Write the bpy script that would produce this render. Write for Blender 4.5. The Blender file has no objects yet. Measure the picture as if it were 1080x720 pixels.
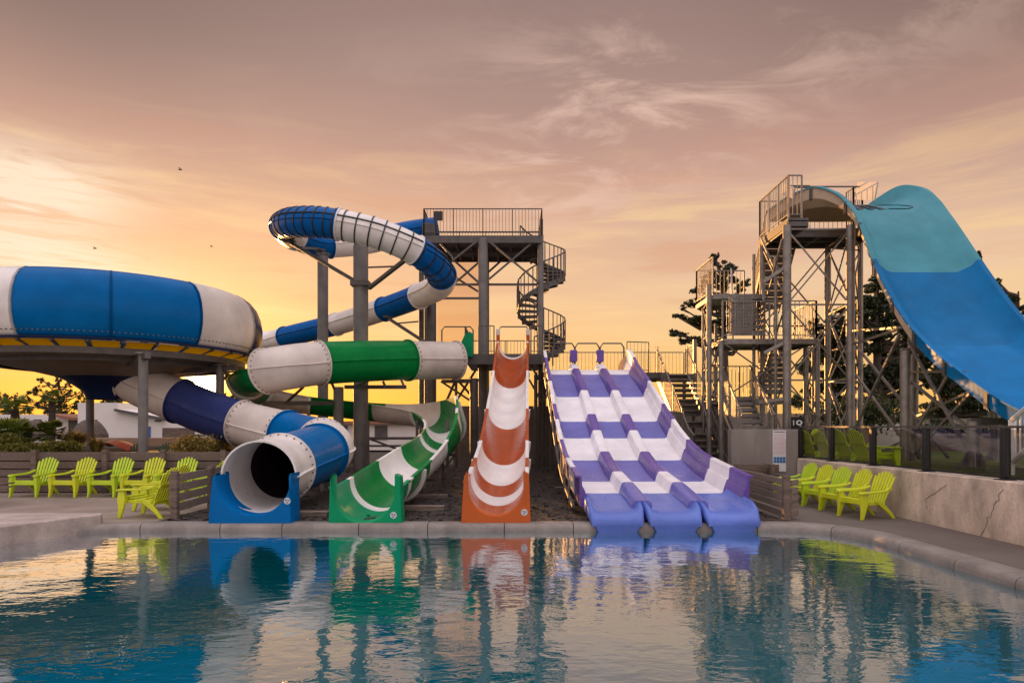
import bpy, bmesh, math, random
import numpy as np
from mathutils import Vector, Matrix
random.seed(7); RNG = np.random.default_rng(7)
R = math.radians
sc = bpy.context.scene
COL = sc.collection
F = 720.0; EYE = 1.7; HOR = 450.0
def P(px, py, Y): return Vector(((px-540)/F*Y, Y, EYE-(py-HOR)/F*Y))
def X(px, Y): return (px-540)/F*Y
def Z(py, Y): return EYE-(py-HOR)/F*Y

# ------------------------------------------------------------------ materials
def nt(m):
    m.use_nodes = True; return m.node_tree
def mat(name, col, rough=.5, var=.12, scale=6, metallic=0, bump=0, bscale=None, coat=0, col2=None, spec=.5, detail=5, stretch=None):
    m = bpy.data.materials.new(name); t = nt(m); N = t.nodes; L = t.links
    b = N['Principled BSDF']
    b.inputs['Roughness'].default_value = rough; b.inputs['Metallic'].default_value = metallic
    b.inputs['Specular IOR Level'].default_value = spec
    b.inputs['Coat Weight'].default_value = coat; b.inputs['Coat Roughness'].default_value = .06
    tc = N.new('ShaderNodeTexCoord'); mp = N.new('ShaderNodeMapping'); L.new(tc.outputs['Object'], mp.inputs[0])
    if stretch: mp.inputs['Scale'].default_value = stretch
    n = N.new('ShaderNodeTexNoise'); n.inputs['Scale'].default_value = scale; n.inputs['Detail'].default_value = detail
    n.inputs['Roughness'].default_value = .65
    L.new(mp.outputs[0], n.inputs['Vector'])
    r = N.new('ShaderNodeValToRGB'); r.color_ramp.elements[0].position = .3; r.color_ramp.elements[1].position = .7
    c2 = col2 or tuple(min(1, c*(1+var)) for c in col)
    c1 = tuple(c*(1-var) for c in col)
    r.color_ramp.elements[0].color = (*c1, 1); r.color_ramp.elements[1].color = (*c2, 1)
    L.new(n.outputs['Fac'], r.inputs[0]); L.new(r.outputs[0], b.inputs['Base Color'])
    if bump:
        n2 = N.new('ShaderNodeTexNoise'); n2.inputs['Scale'].default_value = bscale or scale*5; n2.inputs['Detail'].default_value = 6
        L.new(mp.outputs[0], n2.inputs['Vector'])
        bp = N.new('ShaderNodeBump'); bp.inputs['Strength'].default_value = bump; bp.inputs['Distance'].default_value = .02
        L.new(n2.outputs['Fac'], bp.inputs['Height']); L.new(bp.outputs[0], b.inputs['Normal'])
    return m
def gel(name, col, rough=.22, var=.15):
    # gelcoat fibreglass with faint streaks of wear
    m = mat(name, col, rough, var, 1.3, coat=.0, spec=.07 if col[0] < .08 else .28, bump=.02, bscale=9)
    t = m.node_tree; N = t.nodes; L = t.links; b = N['Principled BSDF']
    n = N.new('ShaderNodeTexNoise'); n.inputs['Scale'].default_value = 3; n.inputs['Detail'].default_value = 4
    mr = N.new('ShaderNodeMapRange'); mr.inputs['To Min'].default_value = rough*.7; mr.inputs['To Max'].default_value = rough*1.7
    tc = N.new('ShaderNodeTexCoord'); L.new(tc.outputs['Object'], n.inputs['Vector'])
    L.new(n.outputs['Fac'], mr.inputs[0]); L.new(mr.outputs[0], b.inputs['Roughness'])
    return m
M = {}
M['white'] = gel('gelcoat_white', (.80,.755,.72), .28)
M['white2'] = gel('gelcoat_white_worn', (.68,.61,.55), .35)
M['blue'] = gel('gelcoat_blue', (.003,.105,.36))
M['blue2'] = gel('gelcoat_blue_bright', (.001,.125,.37))
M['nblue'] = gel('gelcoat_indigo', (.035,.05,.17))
M['inner'] = gel('dark_tube_inner_shade', (.035,.018,.024), .4)  # shade inside the exit tube put into a dark maroon colour
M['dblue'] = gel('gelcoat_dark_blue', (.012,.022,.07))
M['green'] = gel('gelcoat_green', (.004,.20,.045))
M['green2'] = gel('gelcoat_emerald', (.005,.27,.11))
M['orange'] = gel('gelcoat_orange', (.50,.095,.010))
M['rust'] = gel('gelcoat_rust_orange', (.40,.072,.013))
M['lav'] = gel('gelcoat_lavender', (.14,.145,.46))
M['lblue'] = gel('gelcoat_periwinkle', (.11,.18,.56))
M['purple'] = gel('gelcoat_purple', (.13,.075,.32))
M['wlav'] = gel('gelcoat_pale', (.84,.81,.83), .28)
M['teal'] = gel('gelcoat_teal', (.065,.27,.33), .25)
M['wblue'] = gel('gelcoat_royal', (.001,.14,.35), .25)
M['wblue2'] = gel('gelcoat_royal_light', (.001,.165,.42), .25)
M['steel'] = mat('galvanised_steel', (.24,.215,.195), .45, .3, 5, metallic=.55, bump=.1)
M['dsteel'] = mat('dark_painted_steel', (.095,.085,.08), .5, .3, 4, metallic=.2, bump=.1)
M['conc_post'] = mat('grey_post_paint', (.16,.15,.145), .55, .25, 2.5, bump=.1)
M['black'] = mat('black_powder_coat', (.014,.014,.016), .4, .2, 8)
M['deck'] = mat('brushed_concrete', (.29,.225,.185), .8, .22, 1.1, bump=.3, bscale=60)
M['rdeck'] = mat('brown_resin_paving', (.14,.112,.095), .75, .2, .9, bump=.3, bscale=70)
M['gravel'] = mat('dark_bark_mulch', (.05,.041,.037), .95, .65, 14, bump=1, bscale=45)
M['soil'] = mat('dark_earth', (.06,.05,.04), .95, .5, 2, bump=.8, bscale=12)
M['stone'] = mat('pale_coping_stone', (.235,.205,.18), .75, .3, 3, bump=.35, bscale=40)
M['ledge'] = mat('weathered_ledge_stone', (.42,.34,.30), .8, .35, 2.2, bump=.5, bscale=30)
M['concw'] = mat('rough_concrete', (.19,.155,.135), .85, .3, 1.4, bump=.4, bscale=25)
M['concl'] = mat('pale_grey_concrete', (.27,.235,.21), .85, .3, 1.2, bump=.4, bscale=25, stretch=(1,1,.35))
M['render'] = mat('rough_cast_render', (.58,.47,.375), .9, .42, 2.2, bump=.9, bscale=30, stretch=(1,1,.5))
M['wood'] = mat('weathered_grey_wood', (.16,.115,.09), .85, .55, 2.4, bump=.6, bscale=20, stretch=(1,1,9))
M['woodx'] = mat('weathered_plank', (.17,.125,.10), .85, .55, 3, bump=.6, bscale=20, stretch=(9,.8,14))
M['woody'] = mat('weathered_plank_side', (.26,.20,.16), .85, .5, 3, bump=.6, bscale=20, stretch=(.8,9,14))
M['lime'] = mat('lime_plastic', (.50,.68,.02), .42, .12, 3, coat=.1)
M['limey'] = mat('yellow_lime_plastic', (.62,.68,.02), .42, .12, 3, coat=.1)
M['dgreen'] = mat('dark_green_plastic', (.04,.10,.05), .5, .15, 3)
M['wpaint'] = mat('white_wall_paint', (.78,.74,.70), .8, .05, .6, bump=.1)
M['tan'] = mat('tan_wall_render', (.42,.30,.22), .9, .15, .8, bump=.3)
M['roof'] = mat('grey_roof', (.10,.09,.09), .7, .3, 3)
M['tile'] = mat('terracotta_roof', (.30,.14,.08), .8, .3, 5)
M['door'] = mat('blue_door_paint', (.03,.12,.42), .5, .1, 3)
M['red'] = mat('red_plastic', (.65,.04,.02), .35, .1, 3)
M['thatch'] = mat('grey_thatch', (.13,.10,.085), .95, .5, 12, bump=1, bscale=40)
M['bark'] = mat('tree_bark', (.06,.045,.035), .95, .5, 6, bump=.8, stretch=(3,3,.7))
M['grass'] = mat('lawn', (.085,.12,.022), .95, .5, 1.5, bump=.6, bscale=50)
M['signw'] = mat('sign_white', (.75,.74,.76), .5, .03, 3)
M['signb'] = mat('sign_blue', (.02,.16,.40), .5, .05, 3)
M['signp'] = mat('sign_red_ink', (.62,.30,.32), .5, .15, 60)
M['badge'] = mat('badge_grey', (.55,.58,.62), .4, .1, 20)
M['bird'] = mat('dark_feathers', (.02,.018,.018), .8, .2, 5)
def leafmat(name, c, tr=.35):
    m = bpy.data.materials.new(name); t = nt(m); N = t.nodes; L = t.links
    b = N['Principled BSDF']; b.inputs['Roughness'].default_value = .55
    oi = N.new('ShaderNodeNewGeometry')
    r = N.new('ShaderNodeValToRGB'); e = r.color_ramp.elements
    e[0].color = (c[0]*.45, c[1]*.45, c[2]*.5, 1); e[1].color = (c[0]*1.7, c[1]*1.6, c[2]*1.3, 1)
    L.new(oi.outputs['Random Per Island'], r.inputs[0]); L.new(r.outputs[0], b.inputs['Base Color'])
    tl = N.new('ShaderNodeBsdfTranslucent'); L.new(r.outputs[0], tl.inputs[0])
    mx = N.new('ShaderNodeMixShader'); mx.inputs[0].default_value = tr
    L.new(b.outputs[0], mx.inputs[1]); L.new(tl.outputs[0], mx.inputs[2]); L.new(mx.outputs[0], N['Material Output'].inputs[0])
    return m
M['pine'] = leafmat('pine_needles', (.028,.040,.016), .15)
M['leaf'] = leafmat('tree_leaves', (.04,.055,.018), .25)
M['palm'] = leafmat('palm_fronds', (.15,.21,.035))
M['shrub'] = leafmat('shrub_leaves', (.17,.17,.03))
M['flax'] = leafmat('flax_blades', (.24,.19,.05))
M['hedge'] = leafmat('hedge_leaves', (.03,.05,.015), .15)
def transl(name, c, fac=.6):
    m = bpy.data.materials.new(name); t = nt(m); N = t.nodes; L = t.links
    b = N['Principled BSDF']; b.inputs['Base Color'].default_value = (*c, 1); b.inputs['Roughness'].default_value = .35
    tl = N.new('ShaderNodeBsdfTranslucent'); tl.inputs[0].default_value = (*c, 1)
    mx = N.new('ShaderNodeMixShader'); mx.inputs[0].default_value = fac
    L.new(b.outputs[0], mx.inputs[1]); L.new(tl.outputs[0], mx.inputs[2]); L.new(mx.outputs[0], N['Material Output'].inputs[0])
    return m
M['cream'] = gel('bare_fibreglass', (.55,.42,.30), .4)
M['tanpanel'] = gel('brown_funnel_panel', (.20,.15,.12), .4)
M['yellow'] = transl('translucent_yellow', (1.0,.70,.02), .85)
def glassmat(name, tint, gl):
    m = bpy.data.materials.new(name); t = nt(m); N = t.nodes; L = t.links
    N.remove(N['Principled BSDF'])
    tr = N.new('ShaderNodeBsdfTransparent'); tr.inputs[0].default_value = (*tint, 1)
    g = N.new('ShaderNodeBsdfGlossy'); g.inputs['Roughness'].default_value = .02
    fr = N.new('ShaderNodeLayerWeight'); fr.inputs[0].default_value = gl
    mx = N.new('ShaderNodeMixShader'); pw_ = N.new('ShaderNodeMath'); pw_.operation = 'MULTIPLY'; pw_.inputs[1].default_value = .16; L.new(fr.outputs['Facing'], pw_.inputs[0]); L.new(pw_.outputs[0], mx.inputs[0]); L.new(tr.outputs[0], mx.inputs[1]); L.new(g.outputs[0], mx.inputs[2])
    L.new(mx.outputs[0], N['Material Output'].inputs[0]); return m
M['glass'] = glassmat('smoked_glass', (.74,.72,.68), .35)
M['sheet'] = glassmat('hazed_screen', (.92,.84,.78), .3)

# ------------------------------------------------------------------ builders
class MB:
    def __init__(s): s.v = []; s.f = []; s.m = []; s.mi = 0
    def add(s, vs, fs):
        b = len(s.v); s.v += [tuple(v) for v in vs]
        for f in fs: s.f.append([i+b for i in f]); s.m.append(s.mi)
        return s
    def box(s, c, d, rz=0, mtx=None):
        hx, hy, hz = d[0]/2, d[1]/2, d[2]/2
        vs = [Vector((x*hx, y*hy, z*hz)) for x in (-1,1) for y in (-1,1) for z in (-1,1)]
        if mtx is not None: vs = [mtx @ v for v in vs]
        elif rz: rm = Matrix.Rotation(rz, 3, 'Z'); vs = [rm @ v for v in vs]
        c = Vector(c); vs = [v + c for v in vs]
        return s.add(vs, [(0,1,3,2),(4,6,7,5),(0,4,5,1),(2,3,7,6),(0,2,6,4),(1,5,7,3)])
    def beam(s, p, q, w, h=None, up=(0,0,1)):
        p = Vector(p); q = Vector(q); h = h or w
        d = (q-p); L = d.length
        if L < 1e-5: return s
        d.normalize(); u = Vector(up)
        if abs(d.dot(u)) > .99: u = Vector((0,1,0))
        sd = d.cross(u).normalized(); u = sd.cross(d)
        mtx = Matrix((sd, d, u)).transposed()
        return s.box((p+q)/2, (w, L, h), mtx=mtx)
    def cyl(s, p, q, r, r2=None, n=10, caps=True):
        p = Vector(p); q = Vector(q); r2 = r if r2 is None else r2
        d = (q-p).normalized(); a = Vector((0,0,1)) if abs(d.z) < .9 else Vector((1,0,0))
        u = d.cross(a).normalized(); w = d.cross(u)
        vs = []
        for c, rr in ((p, r), (q, r2)):
            for i in range(n):
                t = 2*math.pi*i/n; vs.append(c + u*(rr*math.cos(t)) + w*(rr*math.sin(t)))
        fs = [(i, (i+1)%n, n+(i+1)%n, n+i) for i in range(n)]
        if caps: fs += [tuple(range(n))[::-1], tuple(range(n, 2*n))]
        return s.add(vs, fs)
    def pipe(s, pts, r, n=6):
        pts = [Vector(p) for p in pts]; rings = []
        for i, p in enumerate(pts):
            d = (pts[min(i+1, len(pts)-1)] - pts[max(i-1, 0)]).normalized()
            a = Vector((0,0,1)) if abs(d.z) < .95 else Vector((0,1,0))
            u = d.cross(a).normalized(); w = d.cross(u)
            rings.append([p + u*(r*math.cos(2*math.pi*k/n)) + w*(r*math.sin(2*math.pi*k/n)) for k in range(n)])
        return s.loft(rings)
    def loft(s, rings, closed=True, caps=True):
        n = len(rings[0]); vs = [v for r in rings for v in r]; fs = []
        for j in range(len(rings)-1):
            for i in range(n if closed else n-1):
                k = (i+1) % n
                fs.append((j*n+i, j*n+k, (j+1)*n+k, (j+1)*n+i))
        if caps and closed:
            fs += [tuple(range(n))[::-1], tuple(range((len(rings)-1)*n, len(rings)*n))]
        return s.add(vs, fs)
    def build(s, name, mats, parent=None, smooth=40, bevel=0, recalc=True, kind=None):
        if not isinstance(mats, (list, tuple)): mats = [mats]
        me = bpy.data.meshes.new(name); me.from_pydata(s.v, [], s.f)
        for m in mats: me.materials.append(M[m] if isinstance(m, str) else m)
        for p, mi in zip(me.polygons, s.m): p.material_index = mi
        o = bpy.data.objects.new(name, me); COL.objects.link(o)
        if parent is not None:
            off = parent.get('_w', (0,0,0)); o.parent = parent
        else:
            a = np.array(s.v); off = ((a[:,0].min()+a[:,0].max())/2, (a[:,1].min()+a[:,1].max())/2, a[:,2].min())
        me.transform(Matrix.Translation(-Vector(off)))
        if parent is None: o.location = off
        if recalc:
            bm = bmesh.new(); bm.from_mesh(me); bmesh.ops.recalc_face_normals(bm, faces=bm.faces)
            bm.to_mesh(me); bm.free()
        if smooth:
            me.shade_smooth(); me.set_sharp_from_angle(angle=R(smooth))
        if bevel:
            bv = o.modifiers.new('bevel', 'BEVEL'); bv.width = bevel; bv.segments = 3; bv.limit_method = 'ANGLE'; bv.angle_limit = R(35)
        me.update(); o['_w'] = off if parent is None else tuple(parent.get('_w', (0,0,0)))
        if kind: o['kind'] = kind
        return o
def tag(o, label, cat, group=None):
    o['label'] = label; o['category'] = cat
    if group: o['group'] = group
    return o
def thing(name, label, cat, loc=(0,0,0), group=None):
    o = bpy.data.objects.new(name, None); COL.objects.link(o); o.location = loc; o['_w'] = tuple(loc)
    o.empty_display_size = .2
    return tag(o, label, cat, group)
def dup(root, loc, rz, label=None, group=None, sc_=1):
    r = root.copy(); COL.objects.link(r); r.location = loc; r.rotation_euler = (0,0,rz); r.scale = (sc_,)*3
    if label: r['label'] = label
    if group: r['group'] = group
    for ch in list(root.children):
        c = ch.copy(); COL.objects.link(c); c.parent = r
        for g in ch.children:
            d = g.copy(); COL.objects.link(d); d.parent = c
    return r

# ------------------------------------------------------------------ spline / flumes
def cr(pts, u):
    n = len(pts); u = max(0, min(n-1-1e-6, u)); i = int(u); t = u-i
    p0 = pts[i-1] if i > 0 else pts[0]*2-pts[1]
    p1 = pts[i]; p2 = pts[i+1]
    p3 = pts[i+2] if i+2 < n else pts[-1]*2-pts[-2]
    return ((p1*2) + (p2-p0)*t + (p0*2-p1*5+p2*4-p3)*t*t + (p1*3-p0-p2*3+p3)*t*t*t)*.5
def frame(pts, u, roll=0):
    e = .03; a = cr(pts, u-e) if u > e else cr(pts, u); b = cr(pts, u+e)
    T = (b-a).normalized(); S = T.cross(Vector((0,0,1)))
    if S.length < 1e-3: S = Vector((1,0,0))
    S.normalize(); U = S.cross(T)
    if roll:
        c, s_ = math.cos(roll), math.sin(roll); S, U = S*c+U*s_, U*c-S*s_
    return cr(pts, u), S, U, T
def tube_sec(parent, pts, u0, u1, r, m, inner_shade=None, seam=True, th=.03, name='tube_section', flange=True, bolts=False, du=.12, ends=(True, True), smooth=50):
    b = MB(); N = 40; nseg = max(2, int((u1-u0)/du)); rings = []
    ang = sorted([2*math.pi*i/N for i in range(N)] + ([.03,-.03+2*math.pi,math.pi-.03,math.pi+.03] if seam else []))
    def ring(u, r_, seamh=0):
        C, S, U, T = frame(pts, u); out = []
        for a in ang:
            rr = r_
            if seam and seamh and (abs(a) < 1e-6 or abs(a-math.pi) < 1e-6): rr = r_+seamh
            out.append(C + S*(rr*math.cos(a)) + U*(rr*math.sin(a)))
        return out
    us = [u0+(u1-u0)*i/nseg for i in range(nseg+1)]
    rings = [ring(u, r, .045) for u in us] + [ring(u, r-th) for u in reversed(us)]
    rings.append(rings[0]); b.loft(rings, caps=False)
    if inner_shade:
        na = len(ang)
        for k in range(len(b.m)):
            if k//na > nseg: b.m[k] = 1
    o = b.build(name, [m, inner_shade] if inner_shade else m, parent, smooth=smooth)
    if flange:
        for k, u in enumerate((u0, u1)):
            if not ends[k]: continue
            fb = MB()
            C, S, U, T = frame(pts, u); sg = 1 if k == 0 else -1; n = 40
            def rg(rr, d): return [C + T*d + S*(rr*math.cos(2*math.pi*i/n)) + U*(rr*math.sin(2*math.pi*i/n)) for i in range(n)]
            d0, d1 = .002*sg, .035*sg
            fb.loft([rg(r-.005, d0), rg(r+.05, d0), rg(r+.05, d1), rg(r-.005, d1), rg(r-.005, d0)], caps=False)
            if bolts:
                for i in range(26):
                    t = 2*math.pi*(i+.5)/26; c = C + (S*math.cos(t)+U*math.sin(t))*(r+.012) + T*(sg*.10); nrm = (S*math.cos(t)+U*math.sin(t))
                    fb.mi = 1; fb.cyl(c, c+nrm*.022, .017, n=6); fb.mi = 0
            fb.build('flange', [m, 'dsteel'], o, smooth=30)
    return o
def uprof(r, h, th=.03, lip=.07, n=22, hL=None, hR=None):
    hL = h if hL is None else hL; hR = h if hR is None else hR
    inn = [(-r, hL)] + [(r*math.cos(math.pi+math.pi*i/n), r*math.sin(math.pi+math.pi*i/n)) for i in range(n+1)] + [(r, hR)]
    R2 = r+th
    out = [(r+lip, hR), (r+lip, hR-.035), (R2, hR-.035)] + [(R2*math.cos(-math.pi*i/n), R2*math.sin(-math.pi*i/n)) for i in range(n+1)] + [(-R2, hL-.035), (-r-lip, hL-.035), (-r-lip, hL)]
    return inn + out
def flume_sec(parent, pts, u0, u1, r, h, m, roll=None, name='flume_section', du=.12, hfun=None):
    b = MB(); nseg = max(2, int((u1-u0)/du)); rings = []
    for i in range(nseg+1):
        u = u0+(u1-u0)*i/nseg; C, S, U, T = frame(pts, u, roll(u) if roll else 0)
        hL, hR = (hfun(u) if hfun else (h, h))
        rings.append([C + S*x + U*z for x, z in uprof(r, h, hL=hL, hR=hR)])
    b.loft(rings); return b.build(name, m, parent, smooth=45)
def collar(parent, pts, u, r, h, m, roll=None, w=.05, hh=None):
    b = MB(); C, S, U, T = frame(pts, u, roll(u) if roll else 0)
    hL, hR = hh if hh else (h, h)
    n = 22
    inn = [(-r-.032, hL-.04)] + [((r+.032)*math.cos(math.pi+math.pi*i/n), (r+.032)*math.sin(math.pi+math.pi*i/n)) for i in range(n+1)] + [(r+.032, hR-.04)]
    out = [(x*(r+.11)/(r+.032), z*(r+.11)/(r+.032) if z < 0 else z) for x, z in inn][::-1]
    prof = inn + out
    b.loft([[C + S*x + U*z + T*d for x, z in prof] for d in (-w, w)])
    return b.build('flange', m, parent, smooth=30)
def mouth_panel(parent, x0, x1, Y, ztop, zbot, cx, cz, r, m, depth=.45, slant=.0, tips=(0,0)):
    """end panel with a U cut: inner arc paired with the outer outline"""
    n = 32; inn = []; out = []
    tl, tr = ztop+tips[0], ztop+tips[1]
    for i in range(n+1):
        a = math.pi + math.pi*i/n
        ix, iz = cx+r*math.cos(a), cz+r*math.sin(a)
        inn.append((ix, iz))
    inn = [(cx-r, tl-.03)] + inn + [(cx+r, tr-.03)]
    cl, cr_ = inn[0][0], inn[-1][0]
    wl = min(.14, max(.03, cl-x0-.01)); path = [(cl-.015, tl), (x0+wl*.8, tl-.01), (x0+wl*.5, tl-.06), (x0+.03*(wl/.14), tl-.45), (x0, zbot+.2), (x0, zbot)]
    path2 = [(x1, zbot), (x1, zbot+.2), (x1-.015, tr-.45), (x1-.03, tr-.05), (x1-.05, tr-.01), (cr_+.01, tr)]
    def poly(full, k):
        ds = [0]
        for a, b_ in zip(full, full[1:]): ds.append(ds[-1]+math.dist(a, b_))
        res = []
        for i in range(k+1):
            d = i/k*ds[-1]; e = next(q for q in range(len(ds)-1) if d <= ds[q+1]+1e-9); f = (d-ds[e])/(ds[e+1]-ds[e])
            res.append((full[e][0]+(full[e+1][0]-full[e][0])*f, full[e][1]+(full[e+1][1]-full[e][1])*f))
        return res
    m2 = len(inn); q1 = int(m2*.34); q2 = m2-1-2*q1
    out = poly(path, q1) + poly([path[-1], path2[0]], q2)[1:] + poly(path2, q1)[1:]
    b = MB(); vs = []
    def lay(y, s=0): return [Vector((x, y, z)) for x, z in inn], [Vector((x, y, z)) for x, z in out]
    i0, o0 = lay(Y); i1, o1 = lay(Y+depth)
    g = .035
    # rounded lip where the cut meets the front
    i0f = [Vector((cx+(v.x-cx)*(1+g), Y-.0, cz+(v.z-cz)*(1+g) if v.z < cz else v.z)) for v in i0]
    i0b = [Vector((v.x, Y+.04, v.z)) for v in i0]
    o0b = [Vector((cx+(v.x-cx)*.985, v.y, v.z-.0)) for v in o0]
    o0c = [Vector((v.x, Y+.03, v.z)) for v in o0]
    b.loft([i1, i0b, i0f, o0b, o0c, o1, i1], closed=False, caps=False)
    return b.build('mouth_panel', m, parent, smooth=35)
def badge(parent, c, r=.055):
    b = MB(); c = Vector(c); b.cyl(c, c+Vector((0,-.008,0)), r, n=20)
    b.mi = 1
    for a in range(3):
        t = 2*math.pi*a/3+.4
        b.box(c+Vector((math.cos(t)*r*.45, -.0105, math.sin(t)*r*.45)), (r*.55, .004, r*.3))
    return b.build('badge', ['badge', 'dsteel'], parent, smooth=30)
def railing(b, p, q, h, bars=True, gap=.13, r=.02, br=.008, posts=1.2):
    p = Vector(p); q = Vector(q); L = (q-p).length; up = Vector((0,0,h))
    b.beam(p+up, q+up, r*2, r*1.6)
    b.beam(p+Vector((0,0,.10)), q+Vector((0,0,.10)), r*1.4, r*1.2)
    n = max(1, round(L/posts))
    for i in range(n+1):
        a = p.lerp(q, i/n); b.beam(a, a+up, r*2)
    if bars:
        k = max(2, int(L/gap))
        for i in range(1, k):
            a = p.lerp(q, i/k); b.beam(a+Vector((0,0,.1)), a+up, br*2)
def xbrace(b, p, q, z0, z1, n, w=.05):
    p = Vector(p); q = Vector(q)
    for i in range(n):
        a, c = z0+(z1-z0)*i/n, z0+(z1-z0)*(i+1)/n
        b.beam((p.x,p.y,a), (q.x,q.y,c), w); b.beam((q.x,q.y+.02,a), (p.x,p.y+.02,c), w)
        b.beam((p.x,p.y,c), (q.x,q.y,c), w*1.2)

def each(b, name, m, parent, per=8):
    for i in range(0, len(b.v), per):
        c = MB(); c.add(b.v[i:i+per], [[k-i for k in f] for f in b.f if i <= f[0] < i+per]); c.build(name, m, parent)
# ------------------------------------------------------------------ camera
cam = bpy.data.cameras.new('camera'); co = bpy.data.objects.new('camera', cam); COL.objects.link(co)
co.location = (0,0,EYE); co.rotation_euler = (R(90),0,0); cam.lens = 24; cam.sensor_width = 36
cam.shift_y = 90/1080; cam.clip_end = 2000; cam.clip_start = .05; sc.camera = co

# ------------------------------------------------------------------ sky and sun
AZ = math.atan2(-325, 720); EL = math.atan2(47, math.hypot(325,720))
SD = Vector((math.sin(AZ)*math.cos(EL), math.cos(AZ)*math.cos(EL), math.sin(EL)))
w = bpy.data.worlds.new('World'); sc.world = w; w.use_nodes = True
T_ = w.node_tree; N = T_.nodes; L = T_.links; N.clear()
def lin(r, g, b_):
    f = lambda c: c/255/12.92 if c/255 <= .04045 else ((c/255+.055)/1.055)**2.4
    return (f(r), f(g), f(b_), 1)
def mth(op, a, b_=None, c=None, clamp=False):
    n = N.new('ShaderNodeMath'); n.operation = op; n.use_clamp = clamp
    for i, v in enumerate((a, b_, c)):
        if v is None: continue
        if isinstance(v, (int, float)): n.inputs[i].default_value = v
        else: L.new(v, n.inputs[i])
    return n.outputs[0]
def mixc(fac, a, b_, mode='MIX'):
    n = N.new('ShaderNodeMix'); n.data_type = 'RGBA'; n.blend_type = mode; n.clamp_result = False
    for sk, v in ((n.inputs[0], fac), (n.inputs[6], a), (n.inputs[7], b_)):
        if isinstance(v, (int, float)): sk.default_value = v
        elif isinstance(v, tuple): sk.default_value = v
        else: L.new(v, sk)
    return n.outputs[2]
def ramp(x, stops, interp='EASE'):
    n = N.new('ShaderNodeValToRGB'); n.color_ramp.interpolation = interp
    e = n.color_ramp.elements
    while len(e) < len(stops): e.new(.5)
    for k, (p, c) in enumerate(stops): e[k].position = p; e[k].color = c
    L.new(x, n.inputs[0]); return n.outputs[0]
tc = N.new('ShaderNodeTexCoord'); sx = N.new('ShaderNodeSeparateXYZ'); L.new(tc.outputs['Generated'], sx.inputs[0])
dx, dy, dz = sx.outputs
el = mth('MAXIMUM', dz, 0.0)
front = ramp(el, [(0, lin(255,196,104)), (.07, lin(252,198,118)), (.14, lin(248,206,152)), (.2, lin(240,200,163)), (.27, lin(224,182,155)), (.36, lin(198,153,136)), (.46, lin(170,136,124)), (.54, lin(152,122,113)), (.75, lin(200,186,186)), (1, lin(235,226,232))], 'LINEAR')
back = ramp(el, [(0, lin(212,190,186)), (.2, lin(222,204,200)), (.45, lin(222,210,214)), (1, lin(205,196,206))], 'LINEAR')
back = mixc(1.0, back, (1.75,1.75,1.75,1), 'MULTIPLY')  # sky behind the camera raised as added fill light
fb = mth('MULTIPLY_ADD', dy, .9, .5, clamp=True)
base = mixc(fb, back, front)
zs = N.new('ShaderNodeMapRange'); zs.interpolation_type = 'SMOOTHSTEP'; zs.inputs['From Min'].default_value = .64; zs.inputs['From Max'].default_value = .95; zs.inputs['To Min'].default_value = 1; zs.inputs['To Max'].default_value = 1.9; L.new(dz, zs.inputs[0])  # overhead sky boosted too, extra fill for upward faces
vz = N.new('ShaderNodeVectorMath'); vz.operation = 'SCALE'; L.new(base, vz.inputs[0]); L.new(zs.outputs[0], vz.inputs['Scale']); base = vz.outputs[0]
dot = N.new('ShaderNodeVectorMath'); dot.operation = 'DOT_PRODUCT'; L.new(tc.outputs['Generated'], dot.inputs[0]); dot.inputs[1].default_value = SD
th = mth('ARCCOSINE', mth('MINIMUM', dot.outputs['Value'], 1.0))
# horizontal angle to the sun
az = mth('ARCTAN2', dx, dy); daz = mth('ABSOLUTE', mth('SUBTRACT', az, AZ))
g_az = mth('EXPONENT', mth('MULTIPLY', mth('POWER', mth('DIVIDE', daz, .62), 2.0), -1.0))
g_el = mth('EXPONENT', mth('MULTIPLY', mth('POWER', mth('DIVIDE', el, .135), 2.0), -1.0))
base = mixc(mth('MULTIPLY', mth('MULTIPLY', g_az, g_el), .95), base, (1.0,.40,.015,1))
g_el2 = mth('EXPONENT', mth('MULTIPLY', mth('POWER', mth('DIVIDE', mth('SUBTRACT', el, .2), .12), 2.0), -1.0))
base = mixc(mth('MULTIPLY', mth('MULTIPLY', g_az, g_el2), .5), base, lin(246,176,112))
# clouds: thin cirrus on a high plane, and long low streaks
den = mth('ADD', el, .16)
cmb = N.new('ShaderNodeCombineXYZ'); L.new(mth('DIVIDE', dx, den), cmb.inputs[0]); L.new(mth('DIVIDE', dy, den), cmb.inputs[1])
def noise(vec, scale, detail, rough, dist=0, mapping=None):
    if mapping:
        mp = N.new('ShaderNodeMapping'); L.new(vec, mp.inputs[0]); mp.inputs['Scale'].default_value = mapping[0]; mp.inputs['Rotation'].default_value = mapping[1]
        mp.inputs['Location'].default_value = mapping[2] if len(mapping) > 2 else (0,0,0)
        vec = mp.outputs[0]
    n = N.new('ShaderNodeTexNoise'); n.inputs['Scale'].default_value = scale; n.inputs['Detail'].default_value = detail
    n.inputs['Roughness'].default_value = rough; n.inputs['Distortion'].default_value = dist
    L.new(vec, n.inputs['Vector']); return n.outputs['Fac']
def sstep(x, a, b_):
    n = N.new('ShaderNodeMapRange'); n.interpolation_type = 'SMOOTHSTEP'; n.inputs['From Min'].default_value = a; n.inputs['From Max'].default_value = b_
    L.new(x, n.inputs[0]); return n.outputs[0]
wisp = noise(cmb.outputs[0], 3.4, 12, .66, .55, ((.75,1.35,1), (0,0,R(30)), (3.1,.4,0)))
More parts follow.
